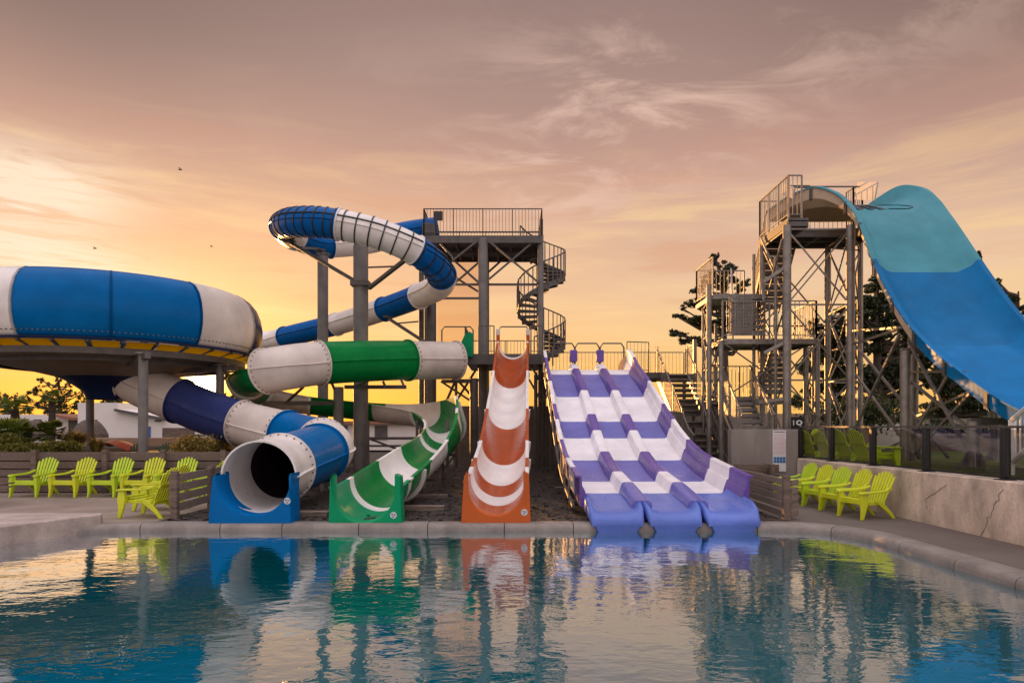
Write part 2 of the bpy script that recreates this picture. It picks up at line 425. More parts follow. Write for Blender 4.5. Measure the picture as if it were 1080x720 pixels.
def gz(a0, sa, e0, se, tilt=0):
    a_ = mth('SUBTRACT', az, a0); e_ = mth('SUBTRACT', mth('SUBTRACT', el, e0), mth('MULTIPLY', a_, tilt))
    return mth('EXPONENT', mth('MULTIPLY', mth('ADD', mth('POWER', mth('DIVIDE', a_, sa), 2.0), mth('POWER', mth('DIVIDE', e_, se), 2.0)), -1.0))
reg = mth('ADD', mth('ADD', gz(.12, .17, .40, .10, .1), mth('MULTIPLY', gz(.48, .30, .46, .06, .12), .75)), mth('MULTIPLY', gz(.02, .12, .30, .05), .35))
mask = noise(cmb.outputs[0], .75, 3, .5, 0, ((1,1,1), (0,0,0), (1.9,4.2,0)))
cir = mth('MULTIPLY', sstep(wisp, .46, .66), mth('ADD', mth('MULTIPLY', sstep(mask, .45, .65), .12), reg, clamp=True))
vis = sstep(el, .12, .3)
base = mixc(mth('MULTIPLY', mth('MULTIPLY', cir, vis), .62), base, lin(248,208,186))
veil = noise(cmb.outputs[0], 1.1, 6, .55, .4, ((.6,1.2,1), (0,0,R(-25)), (7,2,0)))
base = mixc(mth('MULTIPLY', mth('MULTIPLY', sstep(veil, .42, .72), vis), .22), base, lin(150,120,116))
cm2 = N.new('ShaderNodeCombineXYZ'); L.new(az, cm2.inputs[0]); L.new(mth('MULTIPLY', el, 9.0), cm2.inputs[1])
low = noise(cm2.outputs[0], 2.6, 8, .6, .5, ((1,1,1), (0,0,R(9)), (0,0,0)))
lowm = mth('MULTIPLY', sstep(el, .02, .12), mth('SUBTRACT', 1.0, sstep(el, .27, .42)))
base = mixc(mth('MULTIPLY', mth('MULTIPLY', sstep(low, .48, .68), lowm), .55), base, lin(255,212,150))
base = mixc(mth('MULTIPLY', mth('MULTIPLY', mth('SUBTRACT', 1.0, sstep(low, .32, .47)), lowm), .35), base, lin(222,150,112))
# a brighter bank of cloud up left of the sun
bk = mth('MULTIPLY', mth('ADD', gz(-.62, .10, .275, .040, .0), mth('MULTIPLY', gz(-.60, .12, .20, .03, -.1), .8)), mth('ADD', mth('MULTIPLY', sstep(noise(cm2.outputs[0], 7, 10, .65, 1.0, ((1,1,1),(0,0,R(-18)),(2,5,0))), .34, .56), 1.0), .35), clamp=True)
base = mixc(mth('MULTIPLY', bk, .95), base, lin(255,228,200))
dk_ = mth('MULTIPLY', mth('MULTIPLY', sstep(el, .30, .50), mth('SUBTRACT', 1.0, sstep(el, .6, .8))), mth('MULTIPLY', sstep(mth('ABSOLUTE', az), .15, .65), .34))
base = mixc(dk_, base, (0,0,0,1))
# glow round the sun and its disc
def gauss(wd, amp): return mth('MULTIPLY', mth('EXPONENT', mth('MULTIPLY', mth('POWER', mth('DIVIDE', th, wd), 2.0), -1.0)), amp)
glow = mixc(1.0, mixc(gauss(.15, 1.0), (0,0,0,1), (.36,.12,.004,1)), mixc(gauss(.027, 1.0), (0,0,0,1), (3.0,1.8,.40,1)), 'ADD')
glow = mixc(1.0, glow, mixc(gauss(.012, 1.0), (0,0,0,1), (40,30,16,1)), 'ADD')
base = mixc(1.0, base, glow, 'ADD')
nis = N.new('ShaderNodeTexSky'); nis.sky_type = 'NISHITA'; nis.sun_disc = False; nis.sun_elevation = EL; nis.sun_rotation = AZ % (2*math.pi)
bg1 = N.new('ShaderNodeBackground'); L.new(nis.outputs[0], bg1.inputs[0]); bg1.inputs[1].default_value = .02
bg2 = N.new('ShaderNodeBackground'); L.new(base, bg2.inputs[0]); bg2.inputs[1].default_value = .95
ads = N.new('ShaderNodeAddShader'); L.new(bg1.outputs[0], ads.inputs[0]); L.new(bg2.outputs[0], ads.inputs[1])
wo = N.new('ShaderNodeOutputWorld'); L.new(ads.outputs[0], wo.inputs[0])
w.cycles.sampling_method = 'MANUAL'; w.cycles.sample_map_resolution = 1024
sun = bpy.data.lights.new('sun', 'SUN'); sun.energy = 5.0; sun.angle = R(.5); sun.color = (1,.47,.13)
so = bpy.data.objects.new('sun', sun); COL.objects.link(so); so.location = (-30,60,12)
so.rotation_euler = SD.to_track_quat('Z', 'Y').to_euler()
sc.view_settings.view_transform = 'Standard'; sc.view_settings.look = 'None'; sc.view_settings.exposure = 0; sc.view_settings.gamma = 1

# ------------------------------------------------------------------ pool, water, ground
PO = []           # pool outline (water edge), counter-clockwise seen from above
PO += [(5.37, y) for y in (1.8, 3, 4.5, 6, 7.2, 8.2, 9.0)]
for i in range(11):
    a = i/10*math.pi/2; PO.append((4.37+1.0*math.cos(a), 10.18-.3+1.3*math.sin(a)))
PO += [(x, 11.18) for x in (3, 1.5, 0, -1.5, -3, -4.5, -5.8)]
PO += [(-6.3, 11.12), (-6.75, 10.98), (-6.98, 10.74), (-7.35, 9.8), (-7.9, 8.4), (-8.3, 7.0), (-8.5, 5), (-8.5, 1.8)]
PV = [Vector((x, y, 0)) for x, y in PO]
def norm_out(i):
    n = len(PV); d = (PV[(i+1)%n]-PV[i-1]).normalized(); return Vector((d.y, -d.x, 0))
NO = [norm_out(i) for i in range(len(PV))]
NO[0] = Vector((1,-.6,0)).normalized()*1.1; NO[-1] = Vector((-1,-.6,0)).normalized()*1.1
def offs(k, z): return [Vector((v.x, v.y, z)) + n*k for v, n in zip(PV, NO)]
mw = bpy.data.materials.new('pool_water'); t = nt(mw); NN = t.nodes; LL = t.links
NN.remove(NN['Principled BSDF'])
df = NN.new('ShaderNodeBsdfDiffuse'); tcw = NN.new('ShaderNodeTexCoord')
nz = NN.new('ShaderNodeTexNoise'); nz.inputs['Scale'].default_value = .35; nz.inputs['Detail'].default_value = 2; LL.new(tcw.outputs['Object'], nz.inputs['Vector'])
rp = NN.new('ShaderNodeValToRGB'); rp.color_ramp.elements[0].color = (.0002,.085,.105,1); rp.color_ramp.elements[1].color = (.0004,.135,.175,1)
LL.new(nz.outputs['Fac'], rp.inputs[0]); LL.new(rp.outputs[0], df.inputs[0])
gs = NN.new('ShaderNodeBsdfGlossy'); gs.inputs['Roughness'].default_value = .015; gs.inputs[0].default_value = (.98,.98,1,1)
fr = NN.new('ShaderNodeFresnel'); fr.inputs[0].default_value = 1.75
fm = NN.new('ShaderNodeMath'); fm.operation = 'MULTIPLY_ADD'; fm.use_clamp = True; fm.inputs[1].default_value = 1.8; fm.inputs[2].default_value = .0; LL.new(fr.outputs[0], fm.inputs[0])
mx = NN.new('ShaderNodeMixShader'); LL.new(fm.outputs[0], mx.inputs[0]); LL.new(df.outputs[0], mx.inputs[1]); LL.new(gs.outputs[0], mx.inputs[2])
LL.new(mx.outputs[0], NN['Material Output'].inputs[0])
prev = None
for scl, st, dist, stretch in ((.9, .10, .10, (1,1.3,1)), (4.2, .13, .022, (1,1.7,1)), (14, .12, .005, (1,1.5,1))):
    mp = NN.new('ShaderNodeMapping'); mp.inputs['Scale'].default_value = stretch; LL.new(tcw.outputs['Object'], mp.inputs[0])
    n_ = NN.new('ShaderNodeTexNoise'); n_.inputs['Scale'].default_value = scl; n_.inputs['Detail'].default_value = 2; n_.inputs['Distortion'].default_value = .5
    LL.new(mp.outputs[0], n_.inputs['Vector'])
    bp = NN.new('ShaderNodeBump'); bp.inputs['Strength'].default_value = st; bp.inputs['Distance'].default_value = dist
    LL.new(n_.outputs['Fac'], bp.inputs['Height'])
    if prev: LL.new(prev, bp.inputs['Normal'])
    prev = bp.outputs[0]
for s_ in (gs.inputs['Normal'], fr.inputs['Normal']): LL.new(prev, s_)
M['water'] = mw
b = MB(); b.add(offs(.06, 0), [tuple(range(len(PV)))]); b.build('water', 'water', kind='structure', smooth=0)
b = MB(); b.loft([offs(.0, .02), offs(0, -1.3)], caps=False); b.add(offs(0, -1.3), [tuple(range(len(PV)))])
b.build('pool_basin', mat('dark_basin_reflection', (.02,.06,.075), .4, .3, 9), kind='structure', smooth=0, recalc=False)  # basin coloured dark to imitate the dark reflection below the coping
# ground sheet round the pool, out to the horizon
b = MB(); c0 = Vector((-1.5, 6.5, 0))
rings = [offs(.3, .09)]
for k in (1.6, 3, 8, 30, 110): rings.append([Vector((c0.x+(v.x-c0.x)*k, c0.y+(v.y-c0.y)*k, .09)) for v in PV])
b.loft(rings, caps=False); b.build('ground', 'soil', kind='structure', smooth=0, recalc=False)
# kerb of coping stones: stones cut along the outline
b = MB(); i = 0
segs = []; acc = []
dense = []; n = len(PV)
for i in range(n-1):
    m_ = max(1, int((PV[i+1]-PV[i]).length/.12))
    for k in range(m_): dense.append((PV[i].lerp(PV[i+1], k/m_), NO[i].lerp(NO[i+1], k/m_).normalized()))
prof = [(-.05,-.12), (-.065,.04), (-.045,.095), (.0,.118), (.1,.124), (.27,.122), (.29,.10), (.29,-.12)]
j = 0
while j < len(dense)-2:
    e = min(len(dense)-1, j+random.choice((8,9,10)))
    xs = dense[j:e+1]
    if xs[0][0].x < -6.45: break
    if len(xs) > 2:
        pts = []
        for q, (p, no) in enumerate(xs):
            tdir = Vector((-no.y, no.x, 0)); sh = .007 if q == 0 else (-.007 if q == len(xs)-1 else 0)
            dz_ = random.uniform(-.001,.001)
            pts.append([p + no*a + tdir*sh + Vector((0,0,z+dz_)) for a, z in prof])
        b.loft(pts)
    j = e
b.build('pool_kerb', 'stone', kind='structure', smooth=50)
# raised stone ledge on the left bank
led = [(-6.70,11.12),(-6.90,10.7),(-7.28,9.8),(-7.85,8.4),(-8.25,7.0),(-8.45,5),(-8.45,2),(-13.5,2),(-13.5,11.35),(-6.8,11.35)]
b = MB(); b.loft([[Vector((x,y,-.3)) for x,y in led], [Vector((x,y,.275)) for x,y in led]])
o = b.build('stone_ledge', 'ledge', smooth=0, bevel=.02); tag(o, 'raised pale stone ledge at the left bank of the pool', 'stone ledge')
def sheet(name, pts, z, m, kind='structure'):
    b = MB(); b.add([Vector((x,y,z)) for x, y in pts], [tuple(range(len(pts)))]); o = b.build(name, m, smooth=0, recalc=False)
    o['kind'] = kind; return o
sheet('left_terrace', [(-6.0,11.40),(-6.3,11.38),(-7.0,11.1),(-16,11.1),(-16,16.5),(-6.0,16.5)], .106, 'deck')
sheet('right_path', [(4.62,11.42),(4.95,11.2),(5.35,10.8),(5.62,10.1),(5.64,9.2),(5.64,1),(6.85,1),(6.85,16.6),(4.7,16.6)], .106, 'rdeck')
b = MB()
gx = 26; gy = 20; vs = []; fs = []
for j in range(gy+1):
    for i in range(gx+1):
        x = -5.95+i*(10.6/gx); y = 11.42+j*(14.6/gy)
        vs.append((x, y, .104+.02*random.random()+max(0,(y-13))*.012))
for j in range(gy):
    for i in range(gx): k = j*(gx+1)+i; fs.append((k, k+1, k+gx+2, k+gx+1))
b.add(vs, fs); o = b.build('mulch_bed', 'gravel', smooth=60, kind='structure')
# scattered bark chips make the mulch rough
b = MB()
for k in range(5200):
    x = random.uniform(-5.9, 4.6); y = 11.5+13*random.random()**1.6; s_ = random.uniform(.02,.05)
    z0 = .12+max(0,(y-13))*.012; c = Vector((x,y,z0+.012)); a = random.uniform(0,6.28)
    d1 = Vector((math.cos(a), math.sin(a), random.uniform(-.3,.3)))*s_; d2 = Vector((-math.sin(a), math.cos(a), random.uniform(-.5,.5)))*s_*.5
    b.add([c-d1-d2, c+d1-d2, c+d1+d2, c-d1+d2], [(0,1,2,3)])
o = b.build('bark_mulch', mat('bark_chips', (.075,.055,.045), .9, .7, 20), smooth=0, recalc=False); tag(o, 'dark bark mulch covering the bed below the slides', 'mulch'); del o['category']; o['kind'] = 'stuff'
# timber sleepers bedded in the mulch
SL = [(452,523,40,'nearest of the timber sleepers between green and orange slides'),(447,535,44,'timber sleeper at the pool end between green and orange slides'),
      (468,505,34,'middle timber sleeper beside the green slide flume'),(478,494,30,'farthest timber sleeper beside the green slide flume'),
      (598,504,44,'farthest timber sleeper left of the purple slide'),(606,515,40,'middle timber sleeper left of the purple slide'),(618,529,36,'nearest timber sleeper left of the purple slide'),
      (330,541,34,'timber sleeper between the blue tube mouth and green slide')]
for px, py, wpx, lb in SL:
    zz = .16; Y = F*(EYE-zz)/(py-HOR); wd = wpx/F*Y; x = X(px, Y)
    b = MB(); b.box((x, Y, zz-.02), (wd, .24, .12)); o = b.build('timber_sleeper', 'woody', smooth=0, bevel=.01)
    tag(o, lb, 'timber sleeper', 'timber sleepers in the mulch')

# ------------------------------------------------------------------ bowl slide
bs = thing('bowl_slide', 'big blue and white bowl slide with looping tube down to a round white mouth', 'water slide', (-11.7,20,0))
up_pts = [P(*a) for a in ((462,241,27.3),(428,246,27.3),(385,256,27.2),(340,259,26.3),(311,250,25),(300,240,23),(307,235,21.4),(330,234,20.6),(357,237,20.5),(400,247,20.6),(440,265,21),(463,285,22),(465,300,23.6),(445,311,25.3),(405,326,27),(355,342,28.8),(310,353,30.3),(280,360,31.2))]
up_pts += [Vector((-13.6,30.3,5.3)), Vector((-14.8,27.5,5.1)), Vector((-14.0,24.6,5.0)), Vector((-12.9,23.3,4.9))]
r0 = .45
secs = [(0,1.3,'blue'),(1.3,2.8,'white'),(2.8,4,'blue'),(4,5.2,'white'),(5.2,8,'blue'),(8,9.95,'white'),(9.95,11.3,'blue'),(11.3,13.1,'white'),(13.1,14,'blue'),(14,15,'white'),(15,16.3,'blue'),(16.3,19,'white'),(19,21,'blue')]
for a, c, m in secs: tube_sec(bs, up_pts, a, c, r0, m, name='tube_section')
# black straps round the top loop
for u in [5.2+i*.30 for i in range(21)]:
    C, S, U, T = frame(up_pts, u); b = MB(); n = 28
    def rg(rr, d): return [C + T*d + S*(rr*math.cos(2*math.pi*i/n)) + U*(rr*math.sin(2*math.pi*i/n)) for i in range(n)]
    b.loft([rg(r0-.01,-.02), rg(r0+.022,-.02), rg(r0+.022,.02), rg(r0-.01,.02)], caps=False); b.build('strap', 'black', bs, smooth=40)
b = MB(); pts = []
for i in range(60):
    C, S, U, T = frame(up_pts, 5.2+i*.1); pts.append(C + S*(r0+.02)*.92 + U*(r0+.02)*.38)
b.pipe(pts, .022); b.build('cable', 'black', bs)
# exit tube
ex = [Vector((-11.75,20.1,3.55)), P(104,384,20.1), P(130,396,19.9), P(158,410,19.7), P(190,423,19.5), P(222,436,19.3), P(265,449,18.9), P(303,458,18.3), P(334,466,17.4), P(345,473,16.0), P(328,481,14.6), P(302,491,13.3), P(284,498,12.35), P(273,503,11.5)]
r1 = .62
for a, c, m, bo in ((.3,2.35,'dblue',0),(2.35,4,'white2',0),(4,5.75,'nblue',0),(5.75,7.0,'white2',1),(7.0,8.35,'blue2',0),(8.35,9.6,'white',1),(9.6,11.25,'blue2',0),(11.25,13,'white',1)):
    tube_sec(bs, ex, a, c, r1, m, bolts=bool(bo), ends=(True, c < 13), name='exit_tube_section', inner_shade=None if c == 13 else 'inner')
pC = ex[-1]
mouth_panel(bs, X(219,11.2), X(307,11.2), 11.2, Z(499,11.2), -.12, pC.x+.02, pC.z, .60, 'blue2', depth=.5)
badge(bs, (X(303,11.2), 11.2, Z(528,11.2)))
# the bowl: lathe panels round (-11.7, 20)
bc = Vector((-11.7,20,0)); RB = 4.15
def ang_of(px):
    t_ = (px-540)/F; A = t_*t_+1; B = -2*(t_*bc.x+bc.y); C_ = bc.x**2+bc.y**2-RB*RB
    y = (-B-math.sqrt(max(0,B*B-4*A*C_)))/(2*A); return math.atan2(y-bc.y, t_*y-bc.x)
aA, aB, aC = ang_of(10), ang_of(117), ang_of(213)
stepA = (aC-aA)/2
profo = [(3.15,5.36),(3.2,5.5),(3.38,5.58),(3.6,5.56),(3.82,5.44),(3.98,5.24),(4.08,4.98),(4.13,4.68),(4.12,4.40),(4.06,4.14),(3.96,3.93),(3.86,3.83)]
profi = [(max(3.1,r_-.05), z-(.05 if z > 5.3 else 0)) for r_, z in profo][::-1]
nP = round(2*math.pi/stepA); stepB = 2*math.pi/nP
seq = {0:'blue2', 1:'blue2', 2:'white2', 3:'dblue', nP-1:'white'}
for k in range(nP):
    m = seq.get(k, 'blue2' if k % 3 else 'white')
    a0 = aA+(k if k < 2 else k)*stepB + (0 if k else 0); a1 = a0+stepB
    if k == 0: a0, a1 = aA, aB
    if k == 1: a0, a1 = aB, aC
    if k == 2: a0 = aC
    b = MB(); rings = []; ns = 14
    for i in range(ns+1):
        a = a0+.004+(a1-a0-.008)*i/ns
        rings.append([Vector((bc.x+r_*math.cos(a), bc.y+r_*math.sin(a), z)) for r_, z in profo+profi])
    b.loft(rings); b.mi = 1
    for i in range(17):
        a = a0+(a1-a0)*(i+.5)/17; d = Vector((math.cos(a), math.sin(a), 0))
        b.cyl(bc+d*3.99+Vector((0,0,4.0)), bc+d*4.035+Vector((0,0,3.99)), .016, n=6)
    o = b.build('bowl_panel', [m, 'steel'], bs, smooth=50)
    b = MB()
    for a in (a0, a1):
        rr = []
        for d in (-.006, .006):
            rr.append([Vector((bc.x+(r_+.035*(1 if kk < len(profo) else 0))*math.cos(a+d), bc.y+(r_+.035*(1 if kk < len(profo) else 0))*math.sin(a+d), z)) for kk, (r_, z) in enumerate(profo+profi)])
        b.loft(rr)
    b.build('seam_rib', m, o, smooth=30)
    b = MB()
    for i in range(0):
        a = a0+(a1-a0)*(i+.5)/15; d = Vector((math.cos(a), math.sin(a), 0))
        b.cyl(bc+d*3.99+Vector((0,0,4.0)), bc+d*4.035+Vector((0,0,3.99)), .018, n=6)
# flange ring, yellow floor panels with frames, funnel
def lathe(name, prof_, m, parent, a0=0, a1=2*math.pi, ns=72, smooth=40):
    b = MB(); rings = [[Vector((bc.x+r_*math.cos(a0+(a1-a0)*i/ns), bc.y+r_*math.sin(a0+(a1-a0)*i/ns), z)) for r_, z in prof_] for i in range(ns+1)]
    b.loft(rings, caps=abs(a1-a0) < 6); return b.build(name, m, parent, smooth=smooth)
lathe('rim_flange', [(3.84,3.86),(3.99,3.86),(3.99,3.83),(3.84,3.83)], 'dblue', bs)
for k in range(32):
    a0 = 2*math.pi*k/32
    lathe('floor_panel', [(3.86,3.80),(3.22,3.58),(3.22,3.56),(3.86,3.78)], 'yellow', bs, a0+.018, a0+2*math.pi/32-.018, ns=4)
b = MB()
for k in range(32):
    a = 2*math.pi*k/32; d = Vector((math.cos(a), math.sin(a), 0))
    b.beam(bc+d*3.9+Vector((0,0,3.79)), bc+d*.9+Vector((0,0,3.30)), .06, .07)
b.build('radial_frame', 'dsteel', bs)
lathe('ring_beam', [(3.55,3.66),(3.62,3.66),(3.62,3.50),(3.55,3.50)], 'dsteel', bs)
lathe('ring_beam', [(2.9,3.52),(3.0,3.52),(3.0,3.38),(2.9,3.38)], 'dsteel', bs)
lathe('funnel', [(3.22,3.56),(2.3,3.34),(1.3,3.10),(.75,2.95),(.70,2.95),(1.28,3.14),(2.28,3.38),(3.22,3.6)], 'tanpanel', bs)
lathe('funnel_neck', [(1.45,3.16),(1.1,2.98),(.72,2.7),(.66,2.5),(.62,2.5),(.68,2.72),(1.08,3.02),(1.43,3.2)], 'dblue', bs)
for px, Y, zt in ((151,17.0,3.5),(95,21.5,3.45),(232,19.7,3.45)):
    x = X(px, Y); b = MB(); b.cyl((x,Y,.1),(x,Y,zt), .115, n=18); b.cyl((x,Y,zt),(x,Y,zt+.05), .2, n=18)
    o = b.build('support_post', 'conc_post', bs)
    d = (bc-Vector((x,Y,0))); d.z = 0; d.normalize()
    b = MB(); b.beam(Vector((x,Y,zt-.05))-d*.5, Vector((x,Y,zt-.12))+d*1.6, .14, .16); b.build('bracket', 'dsteel', bs)
# masts that carry the loop
b = MB(); x = X(380.5,23.2); b.cyl((x,23.2,.1),(x,23.2,Z(259,23.2)), .25, n=24); b.build('support_post', 'conc_post', bs)
b = MB(); x2 = X(340.5,25.5); b.cyl((x2,25.5,.1),(x2,25.5,Z(270,25.5)), .195, n=20); b.box((x2,25.5,Z(268,25.5)),(.45,.2,.05)); b.cyl((x2,25.5,Z(268,25.5)),(x2,25.5,Z(263,25.5)),.06); b.build('support_post', 'conc_post', bs)
b = MB()
top = Vector((x,23.2,0))
for a, c in (((374,296,23.2),(306,256,22.6)), ((389,304,23.0),(430,272,21.4)), ((340,300,25.4),(340,266,25.6))):
    b.beam(P(*a), P(*c), .13, .10)
b.beam(P(389,282,23), P(415,281,22.1), .05); b.beam(P(318,261,22.8), P(337,262,25.4), .06)
for q in ((305,254,22.5),(431,270,21.3),(337,264,25.5)):
    b.box(P(*q), (.4,.25,.06)); 
b.box(P(381,300,23.2), (.62,.62,.16))
b.build('support_arm', 'dsteel', bs)
b = MB(); b.beam(P(447,360,26), P(410,336,26.6), .11); b.beam(P(441,339,26), P(418,341,26.4), .05); b.box(P(410,334,26.6), (.4,.25,.06)); b.build('support_arm', 'dsteel', bs)
b = MB(); q = P(342,466,16.6); b.cyl((q.x,q.y,.1),(q.x,q.y,q.z-.6), .1); b.box((q.x,q.y,q.z-.62),(.7,.2,.08)); b.build('support_post', 'conc_post', bs)

# ------------------------------------------------------------------ green slide
gs_ = thing('flume_slide', 'green and white banded slide that winds down to an emerald mouth', 'water slide', (-3,17,0), 'open flume slides')
gp = [P(*a) for a in ((492,380,24.0),(460,380,23.2),(420,380,22.2),(380,381,21.3),(338,383,20.4),(305,387,19.7),(278,392,19.7),(263,398,20.6),(262,405,21.9),(278,413,23.3),(315,419,24.2),(360,424,24.4),(415,430,24.0),(450,434,23.0),(466,440,21.2),(468,449,19.2),(461,460,17.3),(447,472,15.7),(428,487,14.2),(408,502,12.9),(393,513,12.0),(384.5,517,11.35))]
rt = .64
for a, c, m in ((.35,1.75,'white2'),(1.75,4.0,'green'),(4.0,5.9,'white2')):
    tube_sec(gs_, gp, a, c, rt, m, bolts=(m == 'white2'), name='tube_section')
def rollg(u):
    k = lambda c, w_, a: a*math.exp(-((u-c)/w_)**2)
    return k(7.6,1.2,.12) + k(14.8,1.9,-.30)
def hg(u):
    k = math.exp(-((u-14.6)/1.8)**2); 
    return (.05+.42*k*0 + (.0), .05) if False else (.06+.55*k, .06+.0*k)
sg = [(5.9,7.2,'green'),(7.2,8.6,'green'),(8.6,10.3,'white2'),(10.3,11.7,'green'),(11.7,13.0,'white2'),(13.0,13.9,'green'),(13.9,14.9,'white'),(14.9,15.5,'green'),(15.5,15.75,'white'),(15.75,17.0,'green'),(17.0,18.1,'white'),(18.1,19.3,'green'),(19.3,19.55,'white'),(19.55,21,'green2')]
rg_ = .53
for a, c, m in sg: flume_sec(gs_, gp, a, c, rg_, .06, m, roll=rollg, hfun=hg)
for u in (7.2,8.6,10.3,13.0,15.0,18.6): collar(gs_, gp, u, rg_, .06, 'white', roll=rollg, hh=hg(u))
pG = gp[-1]
mouth_panel(gs_, X(346,11.25), X(424,11.25), 11.25, Z(500,11.25), -.12, pG.x, pG.z, .51, 'green2', depth=.3)
badge(gs_, (X(415,11.25), 11.25, Z(543,11.25)))
b = MB()
for q in (P(489,350,23.9),):
    pass
b.loft([[P(*a,yy) for a in ((485,376),(486,362),(490,353),(495,349.5),(499,352),(499,376))] for yy in (23.9,24.5)])
b.build('entry_wall', 'green2', gs_, smooth=0)
def stand(parent, pts, u, r_, x_off=0, zb=.12, m='dsteel'):
    C = cr(pts, u); b = MB(); b.cyl((C.x+x_off, C.y, zb), (C.x+x_off, C.y, C.z-r_-.12), .055, n=10)
    zz = C.z-r_-.14; b.beam((C.x-.4, C.y, zz), (C.x+.4, C.y, zz), .07)
    if zz > .9: b.beam((C.x+x_off,C.y,zz-.45),(C.x+.35,C.y,zz),.05); b.beam((C.x+x_off,C.y,zz-.45),(C.x-.35,C.y,zz),.05)
    b.build('support_post', m, parent)
for u in (13.4,15.4,17.2): stand(gs_, gp, u, rg_)
x3 = X(357,22.9); b = MB(); b.cyl((x3,22.9,.1),(x3,22.9,Z(408,22.9)), .17, n=16); b.build('support_post', 'conc_post', gs_)
b = MB(); b.beam(P(364,408,22.5),P(428,408,22.0),.12); b.beam(P(388,402,22.8),P(372,408,22.4),.08)
for q in ((404,402,22),(423,400,21.9),(350,404,21)): b.beam(P(*q), P(q[0]+3,q[1]+7,q[2]), .07)
b.build('support_arm', 'dsteel', gs_)
b = MB(); b.beam(P(278,425,20.5),P(352,425,22.8),.13); b.beam(P(300,426,21.5),P(320,408,20.5),.06); b.build('support_arm', 'dsteel', gs_)
# low frame of the slide's footing
b = MB()
for q in ((388,22.6),(440,22.2),(472,21.6)):
    x = X(q[0],q[1]); b.beam((x,q[1],.1),(x,q[1],1.9),.09)
b.beam(P(388,462,22.6),P(472,462,21.6),.09); b.beam(P(388,470,22.5),P(472,470,21.5),.07); b.beam(P(388,462,22.6),P(440,481,22.2),.06); b.beam(P(440,462,22.2),P(472,478,21.6),.06)
b.build('support_frame', 'dsteel', gs_)

# ------------------------------------------------------------------ orange slide
os_ = thing('flume_slide', 'straight orange and white banded slide with a square orange mouth', 'water slide', (-.1,17,0), 'open flume slides')
ro = .48
zs = [(24.3,4.20),(23.4,3.98),(22.4,3.55),(21.2,3.02),(20,2.5),(19,2.1),(18,1.75),(17,1.38),(16,1.05),(15,.78),(14.2,.62),(13.4,.48),(12.7,.37),(12,.28),(11.35,.22)]
xs_ = lambda y: -.27+(y-11.3)/12.7*.30
op = [Vector((xs_(y), y, z+ro)) for y, z in zs]
def uy(y):
    for i in range(len(zs)-1):
        if zs[i][0] >= y >= zs[i+1][0]: return i+(zs[i][0]-y)/(zs[i][0]-zs[i+1][0])
    return len(zs)-1
ob = [(24.3,23.5,'white'),(23.5,20.8,'rust'),(20.8,17.6,'white'),(17.6,15.2,'rust'),(15.2,13.6,'white'),(13.6,12.75,'rust'),(12.75,12.1,'white'),(12.1,11.35,'rust')]
for a, c, m in ob: flume_sec(os_, op, uy(a), uy(c), ro, .10, m)
for y in (20.8,17.6,15.2,13.6): collar(os_, op, uy(y), ro, .1, 'white')
pO = op[-1]
mouth_panel(os_, X(486,11.25), X(560,11.25), 11.25, Z(497,11.25), -.12, pO.x, pO.z, .46, 'orange', depth=.3)
badge(os_, (X(553,11.25), 11.25, Z(540,11.25)))
for sx_ in (-1, 1):
    b = MB(); xx = xs_(24)+sx_*(ro+.04)
    b.box((xx, 24.15, 4.60), (.12,.5,.65)); b.build('entry_wall', 'rust', os_, bevel=.03)
    b = MB(); b.box((xx, 24.0, 5.02), (.14,.16,.24)); b.build('entry_cap', 'white2', os_, bevel=.03)
for u in (2.2,5,8): stand(os_, op, u, ro)

# ------------------------------------------------------------------ purple three-lane slide
ps = thing('multilane_slide', 'wide lavender and white chequered slide with three side by side lanes', 'water slide', (2.7,17,0))
pz = [(24.6,3.74),(24,3.70),(23.2,3.45),(22,3.06),(21,2.72),(20,2.32),(19,1.94),(18,1.55),(17,1.18),(16,.88),(15,.67),(14.2,.57),(13.4,.49),(12.6,.42),(12,.36),(11.3,.30)]
def zp(y):
    for i in range(len(pz)-1):
        if pz[i][0] >= y >= pz[i+1][0]:
            t_ = (pz[i][0]-y)/(pz[i][0]-pz[i+1][0]); t_ = t_
            return pz[i][1]+(pz[i+1][1]-pz[i][1])*t_
    return pz[-1][1] if y < 12 else pz[0][1]
bands = [(24.6,23.3,'w'),(23.3,20.7,'l'),(20.7,18.75,'w'),(18.75,17.6,'l'),(17.6,16.1,'w'),(16.1,14.15,'l'),(14.15,12.9,'w'),(12.9,11.15,'b')]
XC = 2.66; PITCH = .945
def sweepY(parent, name, prof_fn, y0, y1, m, x0, n=None, smooth=35):
    b = MB(); n = n or max(3, int(abs(y1-y0)/.25)); rings = []
    for i in range(n+1):
        y = y0+(y1-y0)*i/n
        rings.append([Vector((x0+x, y, zp(y)+z)) for x, z in prof_fn(y)])
    b.loft(rings); return b.build(name, m, parent, smooth=smooth)
for ln in range(3):
    x0 = XC+(ln-1)*PITCH
    for y0, y1, c in bands:
        def pf(y):
            w_ = .40; cz = .05
            return [(-w_-.06,.10),(-w_+.0,.035),(-w_+.07,.005),(0,0),(w_-.07,.005),(w_,.035),(w_+.06,.10),(w_+.06,-.05),(-w_-.06,-.05)]
        sweepY(ps, 'lane_section', pf, y0, y1 if c != 'b' else 11.45, {'w':'wlav','l':'lav','b':'lblue'}[c], x0)
